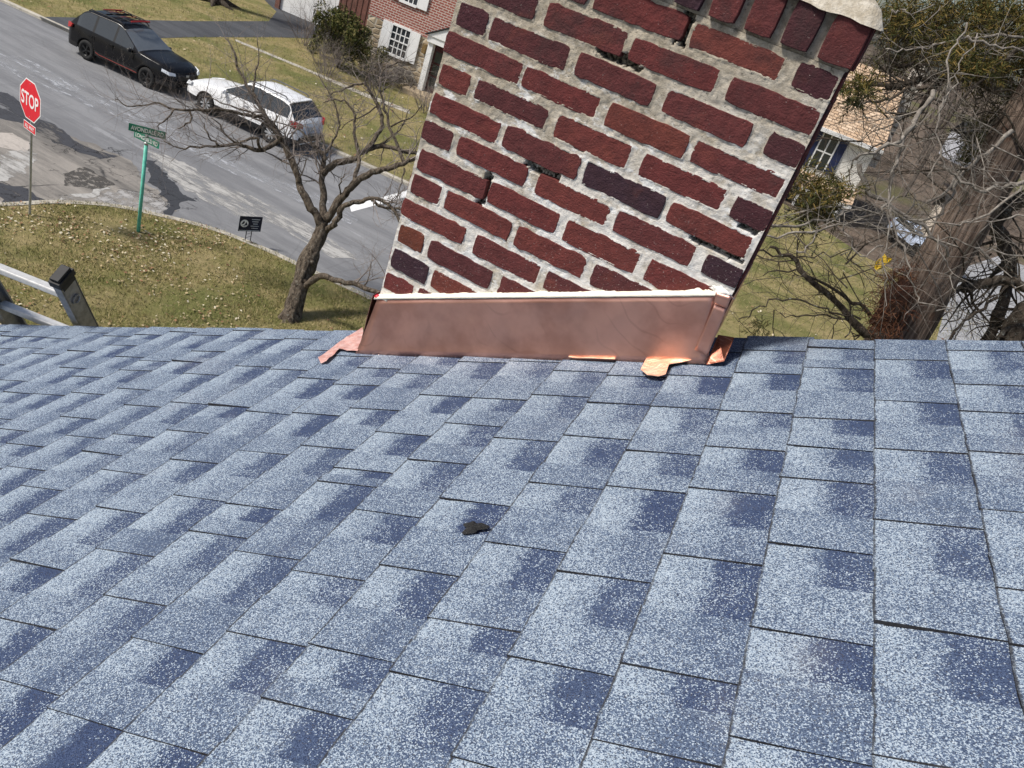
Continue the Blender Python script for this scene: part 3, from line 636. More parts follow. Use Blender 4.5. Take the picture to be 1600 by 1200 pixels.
bent_sheet('apron_panel', (590, 467), (1122, 461), (1106, 567), (557, 553), -.012, .0012, m_cu, wob=.002, kick=.006)
bent_sheet('corner_strip', (1117, 474), (1136, 481), (1105, 557), (1085, 546), -.020, .0012, m_cu, 6, 8, .0006)
bent_sheet('corner_cap', (1119, 457), (1143, 464), (1136, 482), (1115, 474), -.024, .0012, m_cu, 6, 4, .0005)
# side flashing on the right flank, folded corner
tR, bR = onY(1141, 464, -.012), onY(1106, 560, -.012)
mb = MB().prism([(W+.004, -.016, tR[2]+.004), (W+.004, .30, tR[2]+.004), (W+.004, .30, bR[2]-.03), (W+.004, -.016, bR[2]-.03)], (-.0012, 0, 0)); o = part(mb.build('side_panel', m_cu), cuf); shear(o)
mb = MB().prism([(-.010, -.013, -.745), (-.010, .25, -.745), (-.010, .25, -.97), (-.010, -.013, -.97)], (.0012, 0, 0)); o = part(mb.build('side_panel', m_cu), cuf); shear(o)
def roof_sheet(name, px, h, mat, amp=.004, th=.001):
    q = [roof(u, v) for u, v in px]; me = bpy.data.meshes.new(name); bm = bmesh.new(); vs = [bm.verts.new(tuple(RP(a, b, h))) for a, b in q]; f = bm.faces.new(vs)
    bmesh.ops.triangulate(bm, faces=[f]); bmesh.ops.subdivide_edges(bm, edges=bm.edges[:], cuts=4, use_grid_fill=True)
    for v in bm.verts: v.co += Vector(nd)*(amp*(1+mn.noise(v.co*38))+.0)
    bm.normal_update(); bmesh.ops.solidify(bm, geom=bm.faces[:], thickness=th); bm.to_mesh(me); bm.free(); me.materials.append(mat)
    o = bpy.data.objects.new(name, me); COL.objects.link(o); return part(o, cuf)
m_cub = Mat('sky_bright_copper', .42, .6); p = m_cub.pos(); m_cub.col(m_cub.mix(m_cub.ramp(m_cub.noise(30, 4, .6, p), .35, .65), (.93, .55, .38), (.98, .74, .56))).bump(m_cub.noise(55, 4, .6, p), .5, .01); m_cub = m_cub.m  # sky reflection on tongue and strip is put into this copper colour
m_cup = Mat('pink_copper_film', .5, .55); p = m_cup.pos(); m_cup.col(m_cup.mix(m_cup.ramp(m_cup.noise(40, 5, .7, p), .35, .65), (.72, .36, .30), (.86, .58, .52))).bump(m_cup.noise(70, 4, .7, p), .8, .01); m_cup = m_cup.m
roof_sheet('tongue', [(1012, 566), (1098, 568), (1075, 573), (1046, 580), (1041, 594), (1030, 598), (1012, 596), (1002, 588)], .012, m_cub, .003)
roof_sheet('drip_strip', [(888, 561), (963, 564), (962, 570), (890, 567)], .012, m_cub, .002)
roof_sheet('end_tab', [(568, 518), (572, 548), (560, 556), (532, 553), (512, 571), (503, 574), (499, 567), (523, 548), (543, 534)], .010, m_cup, .004)
mb = MB(); q = [onY(1122, 523, .02), onY(1147, 527, .03), onY(1131, 564, -.02), onY(1103, 569, -.03)]
mb.prism(q, (.001, -.0012, 0)); part(mb.build('fold', m_cud), cuf)
# cream sealant bead along the top of the copper, with ragged smears
seal = []; r_ = random.Random(3); V = []; Fc = []; nS = 150
for i in range(nS+1):
    t = i/nS; P = onY(586+(1118-586)*t, 466.0+(460.5-466.0)*t, -.013); rag = .004*abs(mn.noise(Vector((t*60, 0, 1))))+.008*max(0, mn.noise(Vector((t*22, 3, 1))))*(1.5 if t < .1 or t > .93 else .6)
    w_ = .0055+.0012*mn.noise(Vector((t*30, 8, 1)))
    V += [P+np.array([0, -.004, -w_*.5]), P+np.array([0, -.0065, w_*.2]), P+np.array([0, -.003, w_]), P+np.array([0, .010, w_+rag+.003]), P+np.array([0, .020, w_+rag+.003])]
for i in range(nS):
    for j in range(4): Fc.append((i*5+j, i*5+5+j, i*5+6+j, i*5+j+1))
m_seal = simple('cream_sealant', (.86, .80, .66), .6, .06, 60, bump=.4, bd=.003)
part(mesh_obj('sealant_bead', V, Fc, m_seal, None, True), cuf)
def blob(P, r, mat, name, sq=(1, 1, 1), amp=.35, seed=0, n=3, parent=None):
    bm = bmesh.new(); bmesh.ops.create_icosphere(bm, subdivisions=n, radius=1)
    for v in bm.verts:
        k = 1+amp*mn.noise(v.co*2.2+Vector((seed, seed*2, 0))); v.co = Vector((v.co.x*k*r*sq[0]+P[0], v.co.y*k*r*sq[1]+P[1], v.co.z*k*r*sq[2]+P[2]))
    me = bpy.data.meshes.new(name); bm.to_mesh(me); bm.free(); me.materials.append(mat); me.polygons.foreach_set('use_smooth', [True]*len(me.polygons)); o = bpy.data.objects.new(name, me); COL.objects.link(o)
    return part(o, parent) if parent else o
P = onY(1128, 456, -.006); blob(P, .016, simple('white_mastic', (.80, .79, .75), .7, .08, 60, bump=.6, bd=.004), 'sealant_smear', (1.5, .6, .55), .7, 3, 3, cuf)
P = onY(1110, 459, -.008); blob(P, .010, m_seal, 'sealant_smear', (1.4, .6, .6), .7, 6, 3, cuf)
P = onY(601, 466, -.010); blob(P, .009, m_seal, 'sealant_smear', (1.6, .7, .5), .7, 9, 3, cuf)
P = onY(590, 464, -.012); tag(blob(P, .0085, simple('red_plastic', (.55, .012, .035), .35, .15, 60), 'red_tape', (1.0, .8, .75), .5, 2), 'small crumpled red scrap at the left end of the sealant', 'tape')

# ================================================================ LADDER
lad = thing('ladder', 'aluminium extension ladder with black end cap reaching above the roof edge', 'ladder', (-1.5, 2.5, ZL))
rx = np.array([-.9641, -.2654, 0]); lt = np.array([-1.3301, .1169, -1.3933]); lb = np.array([-1.3699, .2613, -1.6585]); ld = lt-lb; ld -= rx*(ld@rx); ld /= np.linalg.norm(ld); lo_ = np.cross(ld, rx)
if lo_[1] > 0: lo_ = -lo_
WL = .44; toplen = .035
Lg = (lt[2]-ZL)/ld[2]
for sgn, off in (('r', 0), ('l', WL)):
    c = lt+rx*off; mb = MB()
    mid = c-ld*(Lg/2-toplen/2); mb.box(mid, (.006, .074, Lg), rx, lo_, ld)          # web
    for s in (-1, 1): mb.box(mid+lo_*s*.036+rx*(.013 if off == 0 else -.013), (.032, .007, Lg), rx, lo_, ld)
    part(mb.build('rail', m_alu), lad)
    if off == 0:
        mb = MB(); k = c+ld*.018+rx*.012; top_ = []
        mb.box(k, (.046, .088, .030), rx, lo_, ld); mb.box(k+ld*.021, (.036, .072, .014), rx, lo_, ld); mb.box(k-ld*.02-rx*.021, (.004, .07, .03), rx, lo_, ld)
        o = part(mb.build('end_cap', m_black), lad); bv = o.modifiers.new('b', 'BEVEL'); bv.width = .006; bv.segments = 3
for k in range(26):
    s = .105+.305*k
    if s > Lg: break
    c = lt-ld*s+rx*WL/2; mb = MB(); mb.box(c, (WL-.02, .040, .024), rx, lo_*math.cos(.5)+ld*math.sin(.5), ld*math.cos(.5)-lo_*math.sin(.5)); o = part(mb.build('rung', m_alu2), lad)
    bv = o.modifiers.new('b', 'BEVEL'); bv.width = .005; bv.segments = 2
    if k < 3:
        mb = MB(); e = lt-ld*(s+.0)-rx*.006; mb.lathe([(0, .021), (.004, .021), (.005, .015), (.001, .013)], e, -rx, 18); part(mb.build('rung_end', m_alu), lad)

# ================================================================ SIGNS
UP = np.array([0, 0, 1.])
def post_line(base, h): return [base-UP*.3, base+UP*h]
# stop sign, facing down the side street
b = onZ(47, 335, ZL); X = np.array([.985, -.17, 0]); X /= np.linalg.norm(X); Nn = np.cross(X, UP)
stop = thing('stop_sign', 'red octagonal STOP sign with a small ALL WAY plate on a steel post', 'road sign', b)
lean = np.array([-.012, 0, 1.])
mb = MB(); q = b-UP*.3; mb.prism([q+X*.032+Nn*0, q+X*.012+Nn*.03, q-X*.012+Nn*.03, q-X*.032, q-X*.030-Nn*.006, q+X*.030-Nn*.006], UP*3.38); part(mb.build('post', m_steel), stop)
sc = b+UP*2.68+Nn*.045; hs = .435
def octa(c, r, d, th, mat, name):
    a = [math.pi/8+i*math.pi/4 for i in range(8)]; mb = MB().prism([c+Nn*d+(X*math.cos(t)+UP*math.sin(t))*r/math.cos(math.pi/8) for t in a], -Nn*th); return part(mb.build(name, mat), stop)
octa(sc, hs, 0, .003, m_white, 'border'); octa(sc, hs*.945, .0035, .003, m_red, 'panel')
lettering('legend', 'STOP', .70, .30, m_white, sc+Nn*.006, X, UP, Nn, stop)
for s in (-1, 1): mb = MB(); mb.lathe([(0, .014), (.006, .012), (.008, 0)], sc+UP*s*.36+Nn*.004, Nn, 10); part(mb.build('bolt', m_steel), stop)
pc = b+UP*2.085+Nn*.045
mb = MB(); mb.box(pc, (.50, .18, .003), X, UP, Nn); part(mb.build('plate_border', m_white), stop)
mb = MB(); mb.box(pc+Nn*.003, (.47, .15, .003), X, UP, Nn); part(mb.build('plate', m_red), stop)
lettering('plate_legend', 'ALL WAY', .38, .09, m_white, pc+Nn*.006, X, UP, Nn, stop)
# street name blades
b = onZ(216, 362, ZL); ss = thing('street_sign', 'teal green pole carrying two crossed green street name blades', 'street sign', b)
d = onZ(216, 362, ZL)
hp = 2.75
for h in np.arange(1, 4, .01):
    if pix(b+UP*h)[0][1] < 226: hp = h; break
mb = MB(); mb.tube([b-UP*.3, b+UP*hp], .043, 14); part(mb.build('pole', m_green, None, True), ss)
mb = MB(); mb.tube([b+UP*hp, b+UP*(hp+.05)], .05, 12); mb.tube([b+UP*(hp+.05), b+UP*(hp+.09)], .02, 8); part(mb.build('cap', m_steel, None, True), ss)
Xa = np.array([.80, .60, 0]); Xb = np.array([.998, .06, 0])
def blade(txt, c, X, w_, h_, tw):
    Nn_ = np.cross(X, UP); mb = MB(); mb.box(c, (w_, h_, .006), X, UP, Nn_); o = part(mb.build('blade', m_sgreen), ss)
    l_ = lettering('legend', txt, tw, h_*.58, m_white, c+Nn_*.005, X, UP, Nn_, ss)
blade('LONGFIELD RD', b+UP*(hp+.12)-Xb*.0, Xb, .74, .165, .65)
mb = MB(); mb.box(b+UP*(hp+.215), (.05, .05, .05)); part(mb.build('bracket', m_steel), ss)
blade('AVONDALE RD', b+UP*(hp+.315), Xa, .80, .17, .70)
# yard sign
b = onZ(381, 377, ZL); ys_ = thing('yard_sign', 'small navy lawn sign with a white round emblem beside the kerb', 'yard sign', b)
X = np.array([.45, .89, 0]); X /= np.linalg.norm(X); Nn = np.cross(X, UP); c = b+UP*.50+X*.10
mb = MB(); mb.box(c, (.60, .42, .006), X, UP, Nn); part(mb.build('panel', m_navy), ys_)
for s in (-1, 1): mb = MB(); mb.tube([c+X*s*.07-UP*.75, c+X*s*.07-UP*.1-Nn*.006], .011, 6); part(mb.build('stake', m_black), ys_)
for k in (0, 1): mb = MB(); mb.tube([c-X*.07-UP*(.30+.1*k), c+X*.07-UP*(.24+.1*k)], .005, 5); part(mb.build('cross_wire', m_black), ys_)
ec = c-X*.16+UP*.01+Nn*.0035; ring = [ec+(X*math.cos(t)+UP*math.sin(t))*.105 for t in np.linspace(0, 2*np.pi, 28, endpoint=False)]
mb = MB().prism(ring, Nn*.0015); em = part(mb.build('emblem', m_white), ys_)
for poly in ([(-.085, -.03), (-.02, .075), (.005, .03), (-.03, -.02)], [(.0, -.06), (.045, .05), (.085, -.045)], [(-.06, -.07), (.05, -.085), (.0, -.06)]):
    mb = MB().prism([ec+X*x+UP*y+Nn*.0017 for x, y in poly], Nn*.001); part(mb.build('emblem_mark', m_navy), ys_)
for k in range(5): mb = MB(); mb.box(c+X*(.13-.01*(k % 2))+UP*(.13-.062*k)+Nn*.0035, (.22-.05*(k % 3), .020 if k < 3 else .014, .001), X, UP, Nn); part(mb.build('text_line', m_pale), ys_)
mb = MB(); mb.box(c-UP*.19+Nn*.0035, (.54, .018, .001), X, UP, Nn); part(mb.build('text_line', m_pale), ys_)

# ================================================================ CARS
def car(name, label, pos, heading, col, L_=4.64, Wd=1.82, H=1.70, trim=None, spokes=5, rimm=None, wagon=False, sc_=1.0, rear_dark=False, sill=None):
    root = thing(name, label, 'car', pos)
    ip = lambda x, pts: float(np.interp(x, [p[0] for p in pts], [p[1] for p in pts]))
    h = L_/2; zr_ = H-.06; w0, w1 = (.08, .86) if not wagon else (.02, .86)
    top = [(-h, .62), (-h+.04, .98), (-h+.13, 1.08), (-h+.20, 1.14), (-h+.62, zr_-.07), (-h+.80, zr_), (-.3, zr_+.02), (-.12, zr_-.005), (w0, zr_-.08), (w1, 1.12), (w1+.10, 1.085), (h-.55, 1.0), (h-.22, .90), (h-.09, .80), (h, .55)]
    if wagon: top = [(-h, .62), (-h+.04, .95), (-h+.14, 1.06), (-h+.22, 1.10), (-h+.58, zr_-.10), (-h+.90, zr_-.035), (-.5, zr_+.02), (-.16, zr_-.005), (w0, zr_-.08), (w1, 1.06), (w1+.12, 1.02), (h-.55, .93), (h-.22, .86), (h-.09, .77), (h, .55)]
    belt = [(-h, .60), (-h+.04, .93), (-h+.2, 1.05), (-1.0, 1.03), (w1, .98), (h-.45, .86), (h-.15, .76), (h, .53)]
    wb = [(-h, .60), (-h+.06, .74), (-h+.25, .83), (-h+.6, .865), (1.4, .865), (h-.5, .83), (h-.2, .73), (h-.06, .60), (h, .46)]
    k = Wd/1.82
    ax = (-1.345, 1.325)
    xs = sorted(set([round(x, 3) for x in np.linspace(-h, h, 60)]+[a+d for a in ax for d in (-.40, -.39, -.36, -.3, -.2, -.1, 0, .1, .2, .3, .36, .39, .40)]+[-h+.20, -h+.62, w0, w1, -h+.04, h-.09, -.24, -.15, -1.14, -1.06, .62]))
    def sect(x):
        zt, zb, w_ = ip(x, top), ip(x, belt), ip(x, wb)*k; zb = min(zb, zt-.02); zrl = max(zb+.008, zt-.045); wr = w_-(zrl-zb)*.40*k
        zl = .31
        for a in ax:
            if abs(x-a) < .40: zl = max(zl, .345+math.sqrt(max(0, .40**2-(x-a)**2)))
        zl = min(zl, zb-.06); wl = w_+.045*k
        zc = max(zl+.03, .47); z1 = max(zl+.05, min(.72, zb-.05))
        gh = zrl-zb; g1 = zb+min(.03, gh*.3); g2 = zrl-min(.035, gh*.3)
        yl = lambda z: w_+(wr-w_)*(z-zb)/max(1e-4, zrl-zb)
        return [(wl-.01, zl), (wl+.004, zc), (wl, z1), (w_, zb), (yl(g1), g1), (yl(g2), g2), (wr, zrl), (wr*.72, zt-.010), (0, zt+.010)]
    sec = [sect(x) for x in xs]; n = 9
    parts_ = {}
    def cat(x, j):
        if j == 0: return 'cladding'
        if j == 4 and -h+.50 < x < .64:
            if abs(x+.195) < .05 or abs(x+1.10) < .05: return 'pillar_b' if x > -.5 else 'pillar_c'
            return 'side_window_f' if x > -.195 else ('side_window_r' if x > -1.10 else 'quarter_window')
        if j in (6, 7) and w0 <= x <= w1: return 'windshield'
        if j in (6, 7) and -h+.20 <= x <= -h+.62: return 'rear_window'
        if j in (1,) and (x > h-.10): return 'cladding'
        return 'body'
    for sgn in (1, -1):
        for i in range(len(xs)-1):
            xm = (xs[i]+xs[i+1])/2
            for j in range(n-1):
                q = [(xs[i], sgn*sec[i][j][0], sec[i][j][1]), (xs[i+1], sgn*sec[i+1][j][0], sec[i+1][j][1]), (xs[i+1], sgn*sec[i+1][j+1][0], sec[i+1][j+1][1]), (xs[i], sgn*sec[i][j+1][0], sec[i][j+1][1])]
                ky = cat(xm, j)
                if ky in ('side_window_f', 'side_window_r', 'quarter_window', 'pillar_b', 'pillar_c'): ky += 'L' if sgn > 0 else 'R'
                if sgn < 0: q = q[::-1]
                parts_.setdefault(ky, {'V': {}, 'F': []}); D = parts_[ky]; f = []
                for v in q:
                    kk = tuple(round(t, 5) for t in v); f.append(D['V'].setdefault(kk, len(D['V'])))
                if len(set(f)) >= 3: D['F'].append(tuple(dict.fromkeys(f)))
    for e in (0, -1):
        s = sec[e]; P = [(xs[e], y, z) for y, z in s]+[(xs[e], -y, z) for y, z in s[-2::-1]]; D = parts_['body' if e else 'body']; D['F'].append(tuple(D['V'].setdefault(tuple(round(t, 5) for t in v), len(D['V'])) for v in (P if e else P[::-1])))
    hd = math.atan2(heading[1], heading[0]); T = Matrix.Translation(Vector(pos)) @ Matrix.Rotation(hd, 4, 'Z') @ Matrix.Scale(sc_, 4)
    def put(o): o.data.transform(T); return part(o, root)
    g = mat_glass(name+'_glass', (.018, .022, .024), .05); gw = mat_glass(name+'_windscreen', (.09, .10, .11), .06)
    nm = {'body': ('body', col), 'pillar': ('pillar', m_black), 'cladding': ('cladding', m_black), 'windshield': ('windshield', gw), 'rear_window': ('rear_window', g)}
    bodyo = None
    for ky, D in parts_.items():
        nm_, mt = nm.get(ky, ('pillar', m_black) if ky.startswith('pillar') else ('window', g)); o = mesh_obj(nm_, list(D['V'].keys()), D['F'], mt, None, True)
        put(o)
    def bit(nm_, mb, mt, sm=False): return put(mb.build(nm_, mt, None, sm))
    mb = MB(); mb.box((0, 0, .50), (L_-.5, Wd-.34, .44)); bit('underbody', mb, m_black)
    rimm = rimm or m_black
    for a in ax:
        for s in (1, -1):
            c = (a, s*(Wd/2-.105), .345); mb = MB(); mb.lathe([(-.10, .20), (-.105, .26), (-.10, .32), (-.07, .345), (.07, .345), (.10, .325), (.108, .27), (.10, .215), (.07, .205)], c, (0, s, 0), 30); t = bit('wheel', mb, m_tyre, True)
            mb = MB(); mb.lathe([(.07, .21), (.095, .205), (.085, .19), (.03, .18), (.03, .0)], c, (0, s, 0), 30); r_ = bit('rim', mb, m_black if rimm is not m_black else simple('black_rim', (.012, .012, .013), .35, .2, 10), True); 
            mb = MB()
            for q in range(spokes):
                an = 2*math.pi*q/spokes
                for da in (-.10, .10):
                    u = np.array([math.cos(an+da), 0, math.sin(an+da)]); vv = np.array([-math.sin(an+da), 0, math.cos(an+da)]); mb.box(np.array(c)+np.array([0, s*.078, 0])+u*.11, (.19, .028, .024), u, vv, (0, 1, 0))
            mb.lathe([(.07, .05), (.095, .045), (.1, 0)], c, (0, s, 0), 14); bit('spokes', mb, rimm)
    for s in (1, -1):
        yb = ip(.8, wb)*k
        mb = MB(); mb.box((.60, s*(yb+.10), 1.04), (.12, .19, .13)); o = bit('mirror', mb, m_black if col is not white_paint else col); o.modifiers.new('b', 'BEVEL').width = .03
        mb = MB(); rl = .60*k; zrr = zr_+.035; mb.tube([(-h+.75, s*rl, zr_-.03), (-h+.85, s*rl, zrr), (-.4, s*rl, zrr+.02), (-.15, s*rl, zrr-.0), (-.04, s*rl, zr_-.04)], .022, 8); bit('roof_rail', mb, m_black if not wagon else simple('grey_rail', (.10, .105, .11), .5, .1, 5))
        mb = MB(); x0 = h-.02; mb.add([(h-.42, s*.815*k, .865), (h-.20, s*.74*k, .815), (h-.09, s*.56*k, .79), (h-.055, s*.55*k, .70), (h-.15, s*.75*k, .70), (h-.40, s*.852*k, .775)], [(0, 1, 4, 5), (1, 2, 3, 4)] if s > 0 else [(5, 4, 1, 0), (4, 3, 2, 1)])
        o = bit('headlight', mb, simple('headlamp', (.72, .74, .76), .12, .15, 20, spec=.8)); o.modifiers.new('s', 'SOLIDIFY').thickness = .05; o.modifiers['s'].offset = 1
        mb = MB(); mb.add([(-h+.35, s*.865*k, 1.04), (-h+.12, s*.79*k, 1.06), (-h+.05, s*.60*k, 1.00), (-h+.03, s*.60*k, .87), (-h+.10, s*.80*k, .86), (-h+.30, s*.885*k, .92)], [(0, 5, 4, 1), (1, 4, 3, 2)] if s > 0 else [(1, 4, 5, 0), (2, 3, 4, 1)])
        o = bit('tail_light', mb, simple('tail_lamp', (.36, .012, .014), .2, .2, 20, spec=.7)); o.modifiers.new('s', 'SOLIDIFY').thickness = .05; o.modifiers['s'].offset = 1
        for xh in (-.16, -1.08): mb = MB(); mb.box((xh+.02-.12, s*(.905*k), .90), (.17, .03, .03)); bit('door_handle', mb, col)
        for xh in (.72, -.19, -1.02): mb = MB(); mb.box((xh+.0, s*(.9055*k), .66), (.008, .012, .58)); bit('door_gap', mb, m_black)
        if sill: mb = MB(); mb.tube([(-.92, s*(.913*k), .43), (-.75, s*(.918*k), .39), (.80, s*(.918*k), .37), (.92, s*(.913*k), .36)], .011, 6); bit('sill_stripe', mb, sill)
    mb = MB(); mb.box((h-.05, 0, .62), (.10, .86*k, .20)); o = bit('grille', mb, m_black); o.modifiers.new('b', 'BEVEL').width = .03
    mb = MB(); mb.box((h+.004, 0, .70), (.012, .14, .07)); bit('badge', mb, m_steel)
    mb = MB(); mb.box((h-.09, 0, .36), (.14, 1.30*k, .16)); o = bit('bumper', mb, m_black); o.modifiers.new('b', 'BEVEL').width = .04
    mb = MB(); mb.box((-h+.06, 0, .44), (.16, 1.45*k, .24)); o = bit('bumper', mb, m_black); o.modifiers.new('b', 'BEVEL').width = .04
    mb = MB(); mb.box((-h+.01, 0, .80), (.03, .34, .12)); bit('licence_plate', mb, m_pale)
    if wagon: mb = MB(); mb.box((-h+.60, 0, zr_-.055), (.16, 1.02, .03)); bit('spoiler', mb, col)
    return root
white_paint = mat_paint('white_car_paint', (.82, .82, .82), .32); black_paint = Mat('black_car_paint', .22, 0, .22); black_paint.col(black_paint.mix(black_paint.noise(5), (.005, .005, .006), (.011, .011, .012))); black_paint = black_paint.m
def park(near_f, near_r, side, half):   # near-side wheel contacts
    f_, r_ = onZ(*near_f, ZG), onZ(*near_r, ZG); hd = RD if f_[0] > r_[0] else -RD; return (f_+r_)/2+RN*half, hd
pB, hB = park((226, 135), (140, 95), 1, .84); pW, hW = park((325, 176), (417.5, 224), 1, .84)
bc = car('parked_car', 'black SUV with roof rack and red sill stripe parked across the street', (pB[0], pB[1], ZG+.003), hB, black_paint, 4.64, 1.84, 1.73, sill=simple('red_stripe', (.22, .022, .015), .5, .1, 9), sc_=1.02)
bc['group'] = 'cars parked along the far kerb'
# roof basket carrier on the black car
T = Matrix.Translation(Vector((pB[0], pB[1], ZG))) @ Matrix.Rotation(math.atan2(hB[1], hB[0]), 4, 'Z')
rk = thing('roof_rack', 'black and red basket rack on the roof of the black SUV', 'roof rack', (pB[0], pB[1], ZG+1.76))
m_rr = simple('red_rack_bars', (.38, .03, .03), .5, .2, 10)
for nm_, mt, P, r_ in [('side_bar', m_black, [(-1.15, .45, 1.86), (.1, .45, 1.86)], .018), ('side_bar', m_black, [(-1.15, -.45, 1.86), (.1, -.45, 1.86)], .018), ('end_bar', m_rr, [(.1, -.45, 1.87), (.16, 0, 1.90), (.1, .45, 1.87)], .03), ('end_bar', m_rr, [(-1.15, -.45, 1.86), (-1.15, .45, 1.86)], .025), ('cross_bar', m_black, [(-.2, -.62, 1.80), (-.2, .62, 1.80)], .025), ('cross_bar', m_black, [(-.85, -.62, 1.80), (-.85, .62, 1.80)], .025)]+[('slat', m_rr if i % 3 == 0 else m_black, [(-1.0+.17*i, -.42, 1.835), (-1.0+.17*i, .42, 1.835)], .014) for i in range(7)]:
    mb = MB(); mb.tube(P, r_, 8); o = mb.build(nm_, mt); o.data.transform(T); part(o, rk)
wc = car('parked_car', 'white wagon with silver wheels parked behind the bare tree branches', (pW[0], pW[1], ZG+.003), hW, white_paint, 4.76, 1.86, 1.68, wagon=True, spokes=8, rimm=simple('silver_rim', (.62, .63, .64), .3, .1, 12, metal=.6), sc_=1.03)
wc['group'] = 'cars parked along the far kerb'
pC = onZ(1425, 392, ZG+.12)
car('parked_car', 'pale blue car half hidden behind the cedar trunk and branches', (pC[0], pC[1], ZG+.12), np.array([.55, -.83]), mat_paint('pale_blue_paint', (.40, .47, .60), .3), 4.5, 1.8, 1.5, sc_=1.0)

# ================================================================ HOUSES
def uvq(name, P, mat, root, scale=1.0):            # planar patch with metric uv, P in order along the first edge
    P = [np.array(p, float) for p in P]; e1 = P[1]-P[0]; e1 /= np.linalg.norm(e1); nn = np.cross(P[1]-P[0], P[2]-P[0]); e2 = np.cross(nn, e1); e2 /= np.linalg.norm(e2)
    o = mesh_obj(name, P, [tuple(range(len(P)))], mat); uv = o.data.uv_layers.new(name='UVMap')
    for i, lp in enumerate(o.data.loops): d_ = P[lp.vertex_index]-P[0]; uv.data[i].uv = ((d_@e1)*scale, (d_@e2)*scale)
    o.modifiers.new('s', 'SOLIDIFY').thickness = .12; o.modifiers['s'].offset = -1 if True else 0
    return part(o, root)
D0 = onZ(662, 140, ZG+.35)
def fac(u, v, off=0.0, P0=None, nn=None):
    P0 = D0 if P0 is None else P0; nn = RN if nn is None else nn
    d_ = ray(u, v); t = ((P0-C)@nn+off)/(d_@nn); return C+d_*t
bh = thing('brick_house', 'brick and stone house with white shutters across the street', 'house', (D0[0], D0[1], ZG))
cL = fac(572, 40); xL = (cL-D0)@RD; zS = fac(573.8, 21)[2]; zT = zS+3.4; wH = 13.0
hp_ = lambda x, z, o=0: np.array([*(D0[:2]+RD[:2]*x+RN[:2]*o), z])
zb_ = ZG-.1
def wallbox(name, x0, x1, z0, z1, mat): return uvq(name, [hp_(x0, z0), hp_(x1, z0), hp_(x1, z1), hp_(x0, z1)], mat, bh)
wallbox('stone_wall', xL, xL+wH, zb_, zS, m_stone)
uvq('brick_wall', [hp_(xL, zS, -.015), hp_(xL+wH, zS, -.015), hp_(xL+wH, zT, -.015), hp_(xL, zT, -.015)], m_far, bh)
m_brown = simple('red_brown_siding', (.16, .075, .06), .85, .2, 4)
uvq('side_wall', [hp_(xL, zb_, 8), hp_(xL, zb_, .01), hp_(xL, zT, .01), hp_(xL, zT+2.6, 4), hp_(xL, zT, 8)], m_far, bh)
uvq('side_wall', [hp_(xL+wH, zb_, .01), hp_(xL+wH, zb_, 8), hp_(xL+wH, zT, 8), hp_(xL+wH, zT+2.6, 4), hp_(xL+wH, zT, .01)], m_far, bh)
m_dr = mat_roof2('grey_far_roof', (.10, .10, .105), (.15, .145, .14), 0)
for o0, o1 in ((-.4, 4), (8.4, 4)): uvq('roof', [hp_(xL-.3, zT-.2, o0), hp_(xL+wH+.3, zT-.2, o0), hp_(xL+wH+.3, zT+2.7, o1), hp_(xL-.3, zT+2.7, o1)], m_dr, bh)
def fx(u, v): p = fac(u, v); return (p-D0)@RD, p[2]
def slabf(name, x0, x1, z0, z1, o0, o1, mat, root=bh): mb = MB(); mb.box(hp_((x0+x1)/2, (z0+z1)/2, (o0+o1)/2), (abs(x1-x0), abs(o1-o0), abs(z1-z0)), RD, RN, UP); return part(mb.build(name, mat), root)
def window(x0, x1, z0, z1, rows=4, cols=4, sh=True):
    wn = slabf('window', x0-.02, x1+.02, z0, z1, -.05, -.03, m_glass)
    def sub(nm_, *a):
        o = slabf(nm_, *a); mw = o.matrix_world.copy(); o.parent = wn; o.matrix_parent_inverse = Matrix.Identity(4); return o
    for (a, b_) in ((x0-.07, x0), (x1, x1+.07)): sub('frame', a, b_, z0-.07, z1+.07, -.10, -.02, m_white)
    for (a, b_) in ((z0-.12, z0), (z1, z1+.10), ((z0+z1)/2-.03, (z0+z1)/2+.03)): sub('frame' if a != z0-.12 else 'sill', x0-.001, x1+.001, a, b_, -.105, -.02, m_white)
    for i in range(1, cols): x = x0+(x1-x0)*i/cols; sub('muntin', x-.024, x+.024, z0, z1, -.075, -.045, m_white)
    for i in range(1, rows):
        z = z0+(z1-z0)*i/rows
        if abs(z-(z0+z1)/2) > .02: sub('muntin', x0, x1, z-.024, z+.024, -.072, -.045, m_white)
    if sh:
        for s in (-1, 1):
            xc = x0-.33 if s < 0 else x1+.33
            slabf('shutter', xc-.25, xc+.25, z0-.08, z1+.08, -.10, -.03, m_white)
(xa, za), (xb_, zb2) = fx(615, 38), fx(634, 91); xr, zr2 = fx(642, 50); xl2, zl2 = fx(607, 82)
X0, X1, Z0, Z1 = (xa+xl2)/2, (xr+xb_)/2, (zb2+zl2)/2, (za+zr2)/2
window(X0, X1, Z0, Z1)
xu, zu = fx(658, 15); window(X0+.02, X1-.02, zu+.10, zu+1.5)
window(X0+4.3, X1+4.3, zu+.10, zu+1.5); window(X0+6.6, X1+6.6, Z0, Z1)
xd0, zd0 = fx(656, 139); xd1, zd1 = fx(673, 55)
slabf('door_surround', xd0, xd0+.28, zb_+.3, zd1-.25, -.35, -.01, m_white); slabf('door_surround', xd0+1.55, xd0+1.83, zb_+.3, zd1-.25, -.35, -.01, m_white)
slabf('door_surround', xd0-.06, xd0+1.89, zd1-.25, zd1+.05, -.45, -.01, m_white)
mb = MB().prism([hp_(xd0-.12, zd1+.05, -.5), hp_(xd0+1.95, zd1+.05, -.5), hp_(xd0+.92, zd1+.65, -.5)], RN*.5); part(mb.build('pediment', m_white), bh)
